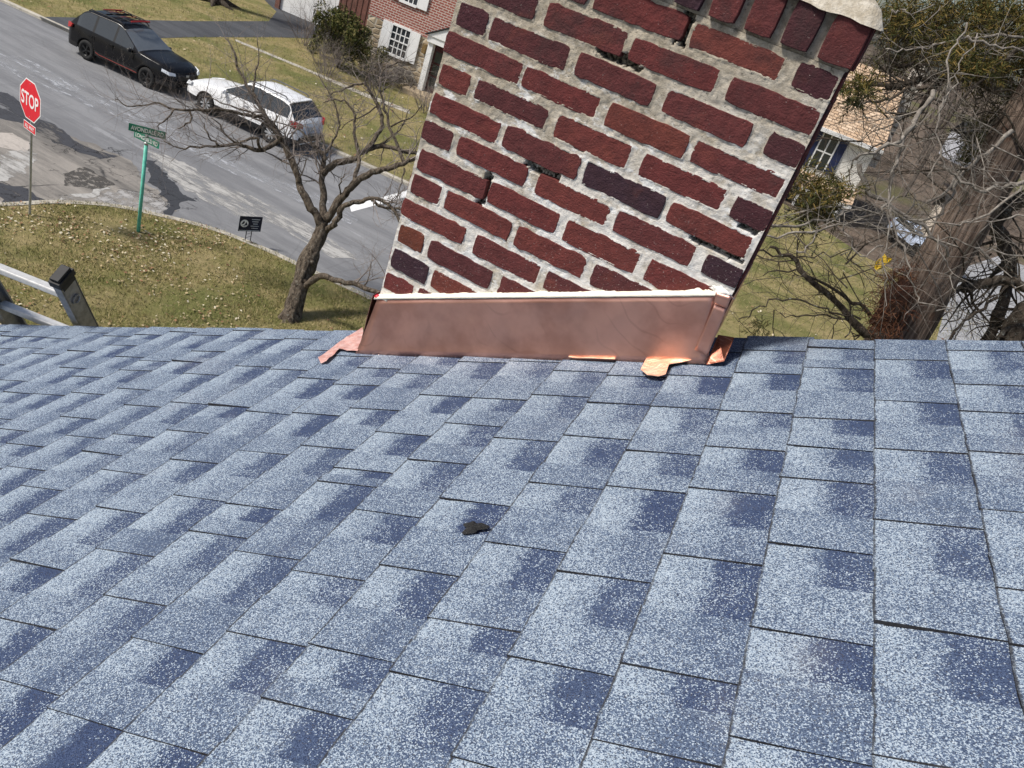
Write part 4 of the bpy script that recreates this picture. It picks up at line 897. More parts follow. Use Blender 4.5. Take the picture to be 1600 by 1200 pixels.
for x0_, x1_, z0_, z1_ in ((xd0-.2, xd0+.92, zd1+.03, zd1+.68), (xd0+2.04, xd0+.92, zd1+.03, zd1+.68)):
    mb = MB().prism([hp_(x0_, z0_, -.56), hp_(x1_, z1_, -.56), hp_(x1_, z1_+.06, -.56), hp_(x0_, z0_+.06, -.56)], RN*.56); part(mb.build('pediment_roof', m_dr), bh)
door = slabf('door', xd0+.285, xd0+1.545, zb_+.45, zd1-.255, -.06, -.02, simple('dark_red_door', (.060, .012, .014), .4, .15, 5))
for i in range(2):
    for j in range(3): slabf('door_pane', xd0+.40+.54*i, xd0+.88+.54*i, zb_+.70+.62*j, zb_+1.22+.62*j, -.075, -.05, m_glass)
slabf('doorstep', xd0-.4, xd0+2.2, ZG, zb_+.44, -1.3, -.01, simple('tan_step_stone', (.42, .33, .22), .9, .2, 6, bump=.4))
lx, lz = fx(665, 76); slabf('lantern', lx-.09, lx+.09, lz-.22, lz+.22, -.25, -.03, simple('brass_lantern', (.20, .13, .05), .5, .2, 20))
# garage wing set back, red brown siding and a white door
gw_ = thing('garage', 'red-brown garage wing with a white door beyond the driveway', 'garage', hp_(xL-4, ZG, 6))
for nm_, x0, x1, z0, z1, o0, o1, mt in (('wall', xL-5.0, xL-.05, zb_, ZG+3.2, 5.5, 5.7, m_brown), ('wall', xL-9.2, xL-8.9, zb_, ZG+3.2, 5.5, 5.7, m_brown), ('wall', xL-8.9, xL-5.0, ZG+2.4, ZG+3.2, 5.5, 5.7, m_brown), ('door', xL-8.9, xL-5.0, ZG, ZG+2.4, 5.62, 5.72, m_white), ('roof', xL-9.5, xL, ZG+3.2, ZG+3.4, 5.2, 11, m_dr), ('side_wall', xL-9.2, xL-9.0, zb_, ZG+3.2, 5.7, 11, m_brown)):
    slabf(nm_, x0, x1, z0, z1, o0, o1, mt, gw_)
for k in range(14): slabf('board', xL-4.9+.35*k, xL-4.87+.35*k, zb_, ZG+3.1, 5.47, 5.5, simple('board_batten', (.09, .045, .038), .85, .2, 4) if k == 0 else bpy.data.materials['board_batten'], gw_)

# tan-roofed house on the right
FWD = np.array([-.2963, .9551, 0]); RT = np.array([.9551, .2963, 0])
T0 = deep(1372, 228, 47.0); nT = FWD*.99+RT*.12; nT /= np.linalg.norm(nT); tx = np.array([nT[1], -nT[0], 0]) 
def tf(u, v, off=0): return fac(u, v, off, T0, nT)
th = thing('tan_roof_house', 'white house with tan shingle roof and navy shutters behind the bare branches', 'house', (T0[0], T0[1], ZG))
hq = lambda x, z, o=0: np.array([*(T0[:2]+tx[:2]*x+nT[:2]*o), z])
ze = T0[2]; zp = tf(1340, 300)[2]; zp2 = zp-.9
m_tan = mat_roof2('tan_far_roof', (.52, .36, .235), (.72, .55, .40), 0, .42, .22); m_sid = Mat('cream_siding', .7, 0, .2)
wv = m_sid.n('TexWave', wave_type='BANDS', bands_direction='Z', wave_profile='SAW'); wv.inputs['Scale'].default_value = 2.2; m_sid.l(m_sid.pos(), wv.inputs['Vector']); m_sid.col(m_sid.mix(m_sid.ramp(wv.outputs['Fac'], 0, .16), (.50, .48, .43), (.80, .78, .72))); m_sid = m_sid.m
uvq('wall', [hq(-9, ZG-.6), hq(.05, ZG-.6), hq(.05, ze), hq(-9, ze)], m_sid, th)
m_dbr = simple('shaded_brown_siding', (.12, .095, .08), .9, .2, 3)  # dark brown carries the gable's shade in its colour
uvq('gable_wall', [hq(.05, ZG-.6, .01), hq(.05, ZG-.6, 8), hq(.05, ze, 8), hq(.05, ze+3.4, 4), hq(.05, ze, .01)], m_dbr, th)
for o0, o1 in ((-.35, 4), (8.35, 4)): uvq('roof', [hq(-9.3, ze-.12, o0), hq(.35, ze-.12, o0), hq(.35, ze+3.5, o1), hq(-9.3, ze+3.5, o1)], m_tan, th)
def sl2(name, x0, x1, z0, z1, o0, o1, mat): mb = MB(); mb.box(hq((x0+x1)/2, (z0+z1)/2, (o0+o1)/2), (abs(x1-x0), abs(o1-o0), abs(z1-z0)), tx, nT, UP); return part(mb.build(name, mat), th)
sl2('gutter', -9.3, .36, ze-.32, ze-.10, -.50, -.30, m_white)
mb = MB(); mb.prism([hq(.37, ze-.15, -.38), hq(.37, ze+3.45, 4), hq(.37, ze+3.2, 4), hq(.37, ze-.40, -.38)], tx*.04); part(mb.build('rake_trim', simple('dark_trim', (.07, .055, .05), .8, .2, 4)), th)
uvq('pent_roof', [hq(-9.2, zp-.75, -1.0), hq(.2, zp-.75, -1.0), hq(.2, zp, -.02), hq(-9.2, zp, -.02)], m_tan, th); sl2('pent_fascia', -9.2, .2, zp-.95, zp-.76, -1.0, -.9, m_white)
m_nv = simple('navy_shutter', (.018, .026, .075), .5, .1, 3)
for xw in (-2.6, -6.0):
    wz0, wz1 = zp+.35, ze-.35
    sl2('window', xw-.5, xw+.5, wz0, wz1, -.05, .0, m_glass)
    for s in (-1, 1): sl2('shutter', xw+s*.80-.24, xw+s*.80+.24, wz0-.05, wz1+.05, -.09, -.01, m_nv)
    for s in (-.5, 0, .5): sl2('frame', xw+s-.04, xw+s+.04, wz0, wz1, -.08, -.051, m_white)
    sl2('frame', xw-.5, xw+.5, (wz0+wz1)/2-.04, (wz0+wz1)/2+.04, -.078, -.051, m_white)
for k in range(4): sl2('porch_post', -8+2.5*k, -7.85+2.5*k, ZG-.5, zp-.95, -.95, -.8, m_white)
sl2('porch_window', -4.5, -2.5, zp-2.9, zp-1.3, -.05, .0, m_glass)
for k in range(5): sl2('porch_muntin', -4.5+.5*k-.02, -4.5+.5*k+.02, zp-2.9, zp-1.3, -.07, -.04, m_white)
m_wb = mat_roof2('white_washed_brick', (.62, .58, .52), (.50, .44, .38), 0, .3, .12)
mb = MB(); mb.box(hq(.75, ze+1.9, 4.2), (.7, 1.2, 7.0), tx, nT, UP); part(mb.build('chimney_stack', simple('pale_chimney_brick', (.58, .53, .47), .9, .35, 5)), th)
for k in range(16): 
    mb = MB(); mb.box(hq(.75, ze+5.2-.42*k, 3.58), (.72, .04, .10), tx, nT, UP); part(mb.build('dark_brick_course', m_dbr), th)

# ================================================================ TREES
class Grow:
    def __init__(s, seed): s.r = random.Random(seed); s.mb = MB(); s.tw = MB(); s.count = 0
    def limb(s, P, r, n=7, jit=0): s.mb.tube(P, r, n); return s
    def twig(s, p, d, ln, r, lev, bend=.35, upb=.1, mb=None, n=4, kids=(2, 4)):
        mb = mb or s.tw; k = 4 if lev > 0 else 3; P = [np.array(p, float)]; q = np.array(d, float); q /= np.linalg.norm(q)
        for i in range(k):
            q = q+np.array([s.r.gauss(0, bend), s.r.gauss(0, bend), s.r.gauss(0, bend*.8)+upb]); q /= np.linalg.norm(q); P.append(P[-1]+q*ln/k)
        rad = [r*(1-.75*i/k) for i in range(k+1)]; mb.tube(P, rad, n if lev > 0 else 3, False); s.count += 1
        if lev > 0:
            for _ in range(s.r.randint(*kids)):
                i = s.r.randint(1, k); t = P[i]-P[i-1]; t /= np.linalg.norm(t); dd = t+np.array([s.r.gauss(0, .75) for _ in range(3)]); s.twig(P[i], dd, ln*s.r.uniform(.45, .75), rad[i]*.65, lev-1, bend, upb, mb, n, kids)
def spline(px, D, n=3): return smooth_line([deep(u, v, D+dd) for (u, v, *x) in px for dd in [(x[0] if x else 0)]], n)
def lerp_r(r0, r1, n): return [r0+(r1-r0)*i/(n-1) for i in range(n)]

# bare ornamental tree on the corner lawn
tb = onZ(455, 497, ZL); DT = pix(tb)[0][2]; PX = DT/F
tr = thing('bare_tree', 'low spreading bare tree with twisted trunk on the corner lawn', 'tree', tb)
G = Grow(21)
trunk = spline([(449, 508), (454, 495), (462, 470), (471, 438), (480, 412), (490, 388), (500, 368), (506, 350)], DT, 3); TRUNK_R = [PX*x for x in np.interp(np.linspace(0, 1, len(smooth_line(trunk, 3))), [0, .06, .2, .45, .6, .75, 1], [23, 18, 14, 12.5, 13.5, 10, 9.5])]; trunk = smooth_line(trunk, 3)
for (u, v, r_) in ((470, 428, 5), (487, 410, 6), (463, 462, 5), (476, 440, 4)):
    mb = MB(); mb.tube([deep(u-2, v+3, DT-.02), deep(u, v, DT-.11), deep(u+1, v-2, DT-.16)], [PX*r_, PX*r_*.9, PX*r_*.4], 9); part(mb.build('knot', m_barkA, None, True), tr)
V, Fc = None, None
limbs = [  # pixels with depth offsets, start radius, end radius (px)
 ([(505, 358), (497, 342, -.1), (486, 324, -.2), (472, 300, -.3), (467, 285, -.3), (459, 260, -.4), (447, 235, -.4), (436, 213, -.5), (424, 195, -.5), (410, 174, -.5), (397, 150, -.5), (386, 133, -.5), (374, 108, -.4), (366, 85, -.4), (352, 60, -.3)], 7, 1.0),
 ([(436, 222, -.4), (415, 232, -.6), (401, 235, -.7), (385, 230, -.8), (371, 225, -.9), (343, 228, -1.0), (310, 230, -1.1), (280, 231, -1.2), (258, 221, -1.2)], 4, .7),
 ([(404, 232, -.7), (403, 216, -.9), (390, 219, -.9), (375, 223, -1)], 2.6, 1.6),
 ([(343, 228, -1), (330, 218, -1.1), (322, 205, -1.2), (318, 190, -1.2)], 1.8, .6), ([(371, 225, -.9), (352, 212, -1), (345, 196, -1), (330, 186, -1)], 2, .6),
 ([(413, 180, -.5), (388, 181, -.8), (352, 172, -1.0), (325, 172, -1.2), (300, 172, -1.3), (272, 170, -1.4), (250, 162, -1.4), (225, 163, -1.5), (200, 166, -1.5), (181, 152, -1.5)], 2.8, .6),
 ([(273, 171, -1.4), (262, 183, -1.5), (250, 194, -1.5), (247, 203, -1.5)], 1.6, .6), ([(297, 173, -1.3), (298, 188, -1.4), (289, 196, -1.4), (279, 202, -1.4)], 1.7, .7),
 ([(424, 195, -.5), (400, 180, -.6), (370, 168, -.6), (345, 160, -.6), (320, 150, -.5)], 2, .6), ([(397, 150, -.5), (398, 120, -.3), (404, 90, -.2), (402, 60, -.1)], 1.8, .5),
 ([(506, 352), (505, 330, .1), (505, 300, .2), (503, 275, .2), (506, 255, .3), (505, 243, .3), (498, 234, .3), (490, 226, .2), (478, 212, .2)], 6.5, 1.5),
 ([(504, 272, .2), (515, 260, .2), (530, 253, .3), (547, 250, .4), (562, 242, .4), (580, 232, .5), (600, 228, .6), (622, 234, .6), (645, 238, .7), (680, 246, .8)], 6, 2.5),
 ([(570, 238, .4), (590, 212, .5), (598, 190, .6), (590, 165, .6), (580, 146, .7), (569, 131, .7), (548, 134, .8), (528, 144, .8), (512, 150, .8)], 4, .8),
 ([(632, 256, .5), (620, 228, .6), (610, 198, .7), (602, 172, .7), (594, 145, .8), (592, 128, .8), (602, 108, .9), (622, 98, .9), (645, 96, .9)], 3, .8),
 ([(569, 132, .7), (575, 118, .7), (583, 108, .8), (590, 98, .8)], 1.6, .6),
 ([(560, 244, .4), (557, 226, .3), (553, 200, .3), (552, 176, .3), (543, 162, .3), (525, 155, .3), (505, 160, .3)], 3, .7),
 ([(510, 345), (522, 326, -.1), (535, 308, -.2), (548, 293, -.3), (562, 281, -.3), (580, 270, -.4), (600, 265, -.4), (622, 258, -.5), (650, 247, -.5), (690, 240, -.5)], 7, 3),
 ([(552, 288, -.3), (557, 268, -.2), (561, 250, -.1), (559, 236, 0)], 3.6, 2.5), ([(533, 312, -.2), (531, 290, -.4), (536, 276, -.5), (541, 270, -.5)], 1.4, .5),
 ([(632, 262, -.5), (629, 278, -.5), (624, 295, -.6), (618, 313, -.6)], 1.3, .6),
 ([(508, 360), (522, 350, -.3), (530, 341, -.3), (533, 326, -.4), (545, 318, -.5), (560, 315, -.5), (578, 310, -.6), (592, 311, -.6), (606, 318, -.6), (615, 328, -.7), (622, 342, -.7), (630, 352, -.7)], 5, 1.8),
 ([(580, 311, -.6), (592, 321, -.6), (606, 325, -.6), (630, 327, -.7), (650, 330, -.7)], 2.4, 1.4),
 ([(474, 452), (483, 441, -.2), (495, 433, -.3), (506, 431, -.4), (520, 437, -.5), (540, 441, -.6), (560, 446, -.7), (580, 453, -.8), (605, 458, -.9), (650, 452, -1)], 5.5, 3),
 ([(570, 449, -.7), (574, 438, -.7), (578, 425, -.6), (582, 408, -.6)], 1.0, .4), ([(478, 212, .2), (460, 200, .2), (430, 190, .1), (400, 186, 0)], 1.5, .5),
 ([(505, 243, .3), (520, 220, .4), (530, 195, .5), (522, 160, .5), (505, 130, .6), (490, 100, .6)], 2, .6), ([(580, 232, .5), (610, 215, .7), (630, 195, .8), (640, 170, .9)], 1.8, .6),
 ([(610, 198, .7), (640, 185, .8), (660, 165, .9)], 1.5, .6), ([(590, 165, .6), (570, 180, .6), (545, 190, .5), (530, 205, .5)], 1.4, .5), ([(594, 145, .8), (612, 130, .8), (632, 118, .9)], 1.3, .5),
]
rT = random.Random(4)
for (px, r0, r1) in limbs:
    P = spline(px, DT, 3); n = len(P); rr = [PX*x*(1+.10*rT.uniform(-1, 1)) for x in lerp_r(r0, r1, n)]
    mb = MB(); P = [p+np.array([rT.gauss(0, .014) for _ in range(3)]) for p in P]; mb.tube(P, rr, 9 if r0 > 3 else 6); part(mb.build('limb', m_barkA, None, True), tr)
    small = r1 < 1.6
    for i in range(int(n*(.30 if small else .6)), n):
        for _ in range(2):
            t = P[min(i+1, n-1)]-P[max(i-1, 0)]; t /= np.linalg.norm(t); d_ = t*.7+np.array([rT.gauss(0, .6), rT.gauss(0, .6), rT.gauss(.25, .5)])
            if rT.random() < (.68 if small else .30): G.twig(P[i], d_, rT.uniform(.5, 1.25), max(.0032, rr[i]*.36), 2, .27, .06, None, 4, (3, 5))
part(G.tw.build('twigs', m_twig), tr)['kind'] = 'stuff'

# bare shrubs in front of the brick house
def shrub(name, label, u, v, Dz, w_, h_, nst, seed, mat=m_twig, group=None, lev=2, Z=ZG+.1, off=0):
    b = onZ(u, v, Z); o = thing(name, label, 'shrub', b, group); g = Grow(seed)
    for i in range(nst):
        a = g.r.uniform(0, 6.28); e = g.r.uniform(.1, .8); p = b+np.array([math.cos(a)*w_*.35*g.r.random(), math.sin(a)*w_*.35*g.r.random(), 0])
        g.twig(p, (math.cos(a)*e, math.sin(a)*e, 1), h_*g.r.uniform(.6, 1.0), .016, lev, .16, .06, None, 4, (3, 5))
    part(g.tw.build('stems', mat), o)['kind'] = 'stuff'; return o
grp = 'bare shrubs by the brick house'
shrub('bare_shrub', 'tangled bare shrub at the near foot of the green bush', 512, 118, 0, 1.8, 1.9, 26, 1, group=grp)
shrub('bare_shrub', 'bare shrub beside the driveway bend, left of the green bush', 478, 72, 0, 1.6, 2.6, 22, 2, group=grp)
shrub('bare_shrub', 'low bare shrub under the shuttered window', 600, 128, 0, 1.6, 1.3, 26, 3, group=grp)
shrub('bare_shrub', 'low dark twiggy shrub left of the front door', 636, 143, 0, 1.6, 1.1, 26, 4, m_barkD, group=grp)
shrub('bare_shrub', 'bare shrub behind the green bush near the garage', 560, 60, 0, 1.8, 3.2, 22, 5, group=grp)
shrub('bare_shrub', 'greyish bare shrub near the doorstep, next to the chimney edge', 668, 175, 0, 2.0, 1.4, 24, 8, group=grp)
# evergreen bush
def leafy(name, P, nrm, size, mat, root, kind='stuff'):
    n = len(P); a = rng.normal(size=(n, 3)); a /= np.linalg.norm(a, axis=1)[:, None]; b_ = np.cross(a, rng.normal(size=(n, 3))); b_ /= np.linalg.norm(b_, axis=1)[:, None]; s = size*rng.uniform(.5, 1.3, n)[:, None]
    V = np.stack([P-a*s, P+b_*s*.38, P+a*s, P-b_*s*.38], 1).reshape(-1, 3); me = bpy.data.meshes.new(name); me.vertices.add(n*4); me.vertices.foreach_set('co', V.ravel()); me.loops.add(n*4); me.loops.foreach_set('vertex_index', np.arange(n*4)); me.polygons.add(n); me.polygons.foreach_set('loop_start', np.arange(n)*4); me.update(calc_edges=True); me.materials.append(mat)
    o = bpy.data.objects.new(name, me); COL.objects.link(o); part(o, root); o['kind'] = kind; return o
m_ever = mat_leaf('evergreen_leaves', [(.045, .055, .016), (.075, .080, .022), (.11, .105, .03), (.03, .038, .012), (.15, .13, .05)])
bb = onZ(528, 106, ZG+.1); bu = thing('evergreen_bush', 'tall rounded evergreen bush at the corner of the brick house', 'bush', bb)
P = []; rr_ = np.random.default_rng(3)
cents = [np.array([rr_.normal(0, .70), rr_.normal(0, .6), rr_.uniform(.4, 2.5)]) for _ in range(70)]
for c_ in cents:
    k = 170; q = rr_.normal(size=(k, 3)); q /= np.linalg.norm(q, axis=1)[:, None]; P.append(c_+q*rr_.uniform(.25, .5)*rr_.uniform(.6, 1, (k, 1)))
leafy('foliage', np.concatenate(P)+bb, None, .085, m_ever, bu)
g = Grow(9)
for i in range(14): g.twig(bb, (g.r.gauss(0, .4), g.r.gauss(0, .4), 1), 2.6, .04, 1, .15, .05)
part(g.tw.build('stems', m_barkD), bu)
# big tree foot by the far driveway
bt = onZ(335, 3, ZG+.1); bo = thing('large_tree', 'foot of a big dark tree beyond the driveway at the top edge', 'tree', bt)
g = Grow(12); g.mb.tube([bt-UP*.3, bt+UP*.3, bt+UP*1.5, bt+UP*4, bt+UP*7], [.75, .5, .40, .36, .3], 12)
for i in range(7): a = i*.9; g.mb.tube([bt+UP*.35, bt+np.array([math.cos(a)*.9, math.sin(a)*.9, .06]), bt+np.array([math.cos(a)*1.5, math.sin(a)*1.5, -.05])], [.22, .13, .05], 7)
part(g.mb.build('trunk', m_barkD, None, True), bo)
g2 = Grow(13)
for i in range(26): g2.twig(bt+UP*g2.r.uniform(4, 7), (g2.r.gauss(0, 1), g2.r.gauss(0, 1), .6), 3, .09, 2, .2, .1)
part(g2.tw.build('branches', m_barkD), bo)

# cedar right of the chimney
DC = 5.0; PC = DC/F
ct = [(1322, 660), (1362, 590), (1400, 530), (1446, 452), (1487, 380), (1531, 305), (1578, 225), (1630, 135), (1690, 20)]
cp = spline(ct, DC, 3); base = cp[0]; base = np.array([base[0], base[1], ZG]); root_pts = [base-UP*.3, base+UP*1.5, base*.3+cp[0]*.7]
ced = thing('cedar_tree', 'tall cedar with shaggy brown bark close to the right of the chimney', 'tree', base)
def ridged(P, rad, n, seed, amp):
    V = []; Fc = []; up = None
    for i, p in enumerate(P):
        t = P[min(i+1, len(P)-1)]-P[max(i-1, 0)]; t /= np.linalg.norm(t)
        if up is None: up = np.cross(t, np.array([1., .3, 0]))
        up = up-t*(up@t); up /= np.linalg.norm(up); q = np.cross(t, up)
        for j in range(n):
            a = 2*math.pi*j/n; k = 1+amp*mn.noise(Vector((math.cos(a)*3.5, math.sin(a)*3.5, i*.10+seed)))+amp*.8*mn.noise(Vector((math.cos(a)*9, math.sin(a)*9, i*.16+seed)))
            V.append(p+(up*math.cos(a)+q*math.sin(a))*rad[i]*k)
    for i in range(len(P)-1):
        for j in range(n): Fc.append((i*n+j, i*n+(j+1) % n, (i+1)*n+(j+1) % n, (i+1)*n+j))
    return V, Fc
allp = smooth_line(root_pts+cp[::3], 10); V, Fc = ridged(trunk, TRUNK_R, 28, 5, .26); part(mesh_obj('trunk', V, Fc, m_barkA, None, True), tr)
V, Fc = ridged(allp, [PC*x for x in np.interp(np.linspace(0, 1, len(allp)), [0, .3, .45, .7, 1], [60, 43, 40, 36, 30])], 56, 2, .10)
o = part(mesh_obj('trunk', V, Fc, None, None, True), ced)
M = Mat('strip_cedar_bark', .95, 0, .1); uv_ = M.n('UVMap', uv_map='uv').outputs[0]
st = M.noise(1, 5, .65, M.scale(uv_, (46, 3.0, 1)), dist=.5); st2 = M.noise(1, 4, .6, M.scale(uv_, (150, 7, 1)))
c = M.mix(M.ramp(st, .34, .66), (.058, .040, .031), (.245, .185, .145)); c = M.mix(M.math('MULTIPLY', M.ramp(st2, .5, .68), .6), c, (.045, .032, .026)); c = M.mix(M.math('MULTIPLY', M.ramp(M.noise(2.6, 3), .62, .7), .5), c, (.20, .075, .035))
M.col(c); M.bump(M.math('ADD', st, M.math('MULTIPLY', st2, .5)), 1.0, .03); o.data.materials.append(M.m)
uv = o.data.uv_layers.new(name='uv'); ln_ = np.r_[0, np.cumsum([np.linalg.norm(allp[i+1]-allp[i]) for i in range(len(allp)-1)])]; li = np.empty(len(o.data.loops), int); o.data.loops.foreach_get('vertex_index', li)
ang = (li % 56)/56.0; row = li//56; ang = np.abs(ang-.5)*2; uv.data.foreach_set('uv', np.c_[ang*.5, ln_[row]].ravel().astype(np.float32))
GC = Grow(31)
mb = MB()
climbs = [ # px polyline, depth, r0, r1, material
 ([(1372, 535), (1340, 510), (1302, 470), (1264, 432), (1234, 402), (1205, 385)], 4.9, 7, 2.5, 'd'), ([(1362, 490), (1330, 470), (1300, 450), (1262, 425), (1230, 420), (1190, 430)], 4.8, 4, 1, 'd'),
 ([(1470, 122), (1447, 121), (1425, 127), (1405, 133), (1387, 137), (1367, 130), (1345, 133)], 4.6, 7, 2.5, 'd'), ([(1462, 132), (1440, 138), (1420, 142), (1395, 152), (1375, 157), (1350, 162), (1325, 168)], 4.5, 4, 1.5, 'd'),
 ([(1560, 140), (1520, 122), (1500, 118), (1485, 112), (1470, 122), (1445, 105), (1430, 100), (1405, 105), (1380, 82)], 4.8, 6, 2, 'd'),
 ([(1600, 60), (1560, 57), (1510, 60), (1470, 68), (1440, 77), (1410, 80), (1382, 78)], 4.4, 3.4, 1.6, 'g'), ([(1510, 60), (1545, 68), (1580, 76), (1640, 82)], 4.4, 3, 2, 'g'),
 ([(1640, 40), (1590, 82), (1560, 100), (1540, 118), (1500, 160), (1470, 195), (1450, 220)], 4.7, 4, 2, 'd'),
 ([(1512, 35), (1494, 72), (1484, 90), (1481, 120), (1474, 152), (1468, 175), (1466, 215), (1462, 255), (1450, 280)], 4.0, 2.2, 1.6, 'g'), ([(1500, 92), (1494, 118), (1482, 148), (1472, 160), (1466, 180)], 4.0, 1.6, 1.2, 'g'),
 ([(1530, 55), (1512, 85), (1500, 95)], 4.0, 1.4, 1.0, 'g'), ([(1525, 120), (1495, 115), (1485, 126)], 4.1, 1.4, 1.0, 'g'),
 ([(1460, 145), (1440, 175), (1415, 207), (1405, 230), (1400, 252), (1395, 272), (1390, 300), (1378, 330)], 4.3, 5, 3, 'g'), ([(1340, 245), (1365, 235), (1395, 225), (1410, 215)], 4.3, 3, 4, 'g'),
 ([(1405, 225), (1375, 230), (1350, 240), (1330, 262), (1325, 290)], 4.2, 2, 1, 'd'), ([(1640, 280), (1600, 285), (1565, 290), (1532, 297), (1510, 288), (1492, 275), (1475, 262), (1468, 240)], 4.3, 4.2, 2, 'g'),
 ([(1585, 205), (1545, 237), (1525, 252), (1505, 265), (1480, 290), (1450, 320)], 4.4, 4.5, 2.5, 'g'), ([(1505, 265), (1490, 300), (1470, 330), (1440, 345), (1410, 340), (1380, 320)], 4.4, 3, 2, 'g'),
 ([(1600, 290), (1560, 320), (1530, 340), (1500, 350), (1460, 345)], 4.1, 3, 1.5, 'g'), ([(1340, 260), (1362, 300), (1390, 320), (1430, 345), (1460, 370), (1480, 400)], 4.5, 4.5, 3, 'g'),
 ([(1390, 322), (1400, 360), (1415, 400), (1420, 430), (1430, 455), (1445, 475), (1470, 483), (1488, 488)], 4.0, 2.4, 1.2, 'g'), ([(1392, 310), (1392, 350), (1385, 400), (1383, 450), (1390, 480)], 4.0, 1.8, .9, 'g'),
 ([(1380, 380), (1350, 400), (1330, 385), (1320, 360), (1322, 335)], 4.0, 1.6, .9, 'g'), ([(1240, 392), (1265, 385), (1275, 365), (1290, 350), (1310, 345)], 4.1, 1.8, 1, 'g'),
 ([(1215, 300), (1240, 290), (1258, 285), (1280, 270)], 4.2, 1.6, .8, 'd'), ([(1190, 350), (1220, 355), (1260, 350), (1300, 340), (1330, 330)], 4.3, 3.2, 2, 'g'), ([(1185, 362), (1230, 368), (1280, 360), (1320, 350), (1360, 345)], 4.3, 2.6, 1.6, 'g'),
 ([(1180, 390), (1220, 400), (1260, 400), (1300, 395), (1350, 385)], 4.2, 1.8, 1, 'd'), ([(1330, 500), (1305, 495), (1280, 492), (1250, 495), (1220, 488)], 4.6, 2.2, 1, 'd'),
 ([(1345, 495), (1310, 490), (1280, 480), (1245, 470), (1215, 465), (1190, 480), (1165, 495), (1150, 505)], 4.4, 2.2, 1, 'd'), ([(1300, 525), (1302, 505), (1310, 498)], 4.4, 1.3, .8, 'd'), ([(1325, 530), (1328, 510), (1330, 500)], 4.4, 1.6, 1, 'd'),
 ([(1600, 450), (1585, 440), (1565, 437), (1545, 440), (1520, 448), (1505, 452)], 5.2, 7, 8, 'd'), ([(1558, 360), (1572, 395), (1575, 425), (1568, 455), (1562, 490), (1550, 520), (1535, 545)], 5.3, 10, 8, 'd'),
 ([(1555, 465), (1525, 490), (1500, 510), (1475, 535)], 5.1, 4, 3, 'd'), ([(1552, 462), (1520, 478), (1495, 500), (1470, 502)], 5.1, 2, 1, 'd'), ([(1630, 470), (1600, 500), (1575, 540), (1560, 560)], 5.6, 18, 20, 'd'),
 ([(1600, 310), (1578, 320), (1560, 345), (1558, 375)], 5.3, 12, 8, 'd'), ([(1610, 120), (1590, 150), (1560, 185), (1530, 200), (1495, 215)], 5.0, 5, 2, 'd'), ([(1600, 240), (1570, 180), (1540, 175), (1510, 190)], 4.8, 3, 1.2, 'd'),
 ([(1545, 5), (1535, 30), (1527, 55), (1510, 85), (1480, 112), (1462, 135), (1440, 170)], 5.2, 9, 5, 'c'), ([(1380, 82), (1400, 60), (1440, 40), (1480, 25)], 4.7, 2, 1, 'd'), ([(1370, 60), (1400, 55), (1430, 45), (1470, 10)], 4.7, 1.6, .8, 'g'),
 ([(1395, 20), (1412, 15), (1425, 22), (1460, 8)], 4.6, 2.4, 1, 'g'), ([(1380, 110), (1400, 100), (1412, 85), (1408, 60), (1415, 40)], 4.6, 2, 1, 'd'), ([(1640, 340), (1590, 335), (1560, 345), (1520, 350)], 4.1, 2, 1, 'g'),
 ([(1640, 395), (1590, 400), (1550, 395), (1520, 385), (1480, 375), (1440, 372), (1400, 362)], 4.0, 2, 1, 'g'), ([(1465, 365), (1470, 400), (1485, 425), (1490, 448)], 4.0, 1.6, .8, 'g'),
]
mm = {'d': m_barkD, 'g': m_grey, 'c': m_cedar}; GCg = Grow(32); rC = random.Random(8)
for (px, Dd, r0, r1, k) in climbs:
    Dd = Dd+rC.uniform(-.25, .25); P = spline(px, Dd, 3); n = len(P); P = [p+np.array([rC.gauss(0, .009) for _ in range(3)]) for p in P]; rr = [Dd/F*x*(.78 if r0 < 6 else 1)*(1+.18*rC.uniform(-1, 1)) for x in lerp_r(r0, r1, n)]
    mb = MB(); mb.tube(P, rr, 9 if r0 > 4 else 6); part(mb.build('limb', mm[k], None, True), ced)
    for i in range(1, n):
        if rC.random() < (.5 if k == 'g' else .85):
            t = P[i]-P[i-1]; t /= np.linalg.norm(t); d_ = t*.6+np.array([rC.gauss(0, .6), rC.gauss(0, .5), rC.gauss(.05, .5)]); (GCg if k == 'g' else GC).twig(P[i], d_, rC.uniform(.15, .50), max(.0013, rr[i]*.30), 2, .33, .02)
for q in range(150):                              # tangle of thinner bare branches around the limbs
    u, v, Dd = rC.uniform(1185, 1600), rC.uniform(90, 500), rC.uniform(4.3, 6.5)
    if v < 540-(u-1150)*1.75: continue
    if v > 430 and u < 1330 and rC.random() < .5: continue
    g_ = GCg if rC.random() < .4 else GC; p = deep(u, v, Dd); d_ = np.array([rC.gauss(-.3, 1), rC.gauss(0, .6), rC.gauss(.05, .5)]); g_.twig(p, d_, rC.uniform(.35, .95), rC.uniform(.0028, .0065), 2, .30, .02, None, 4, (3, 5))
part(GC.tw.build('twigs', m_barkD), ced)['kind'] = 'stuff'; part(GCg.tw.build('twigs', m_grey), ced)['kind'] = 'stuff'
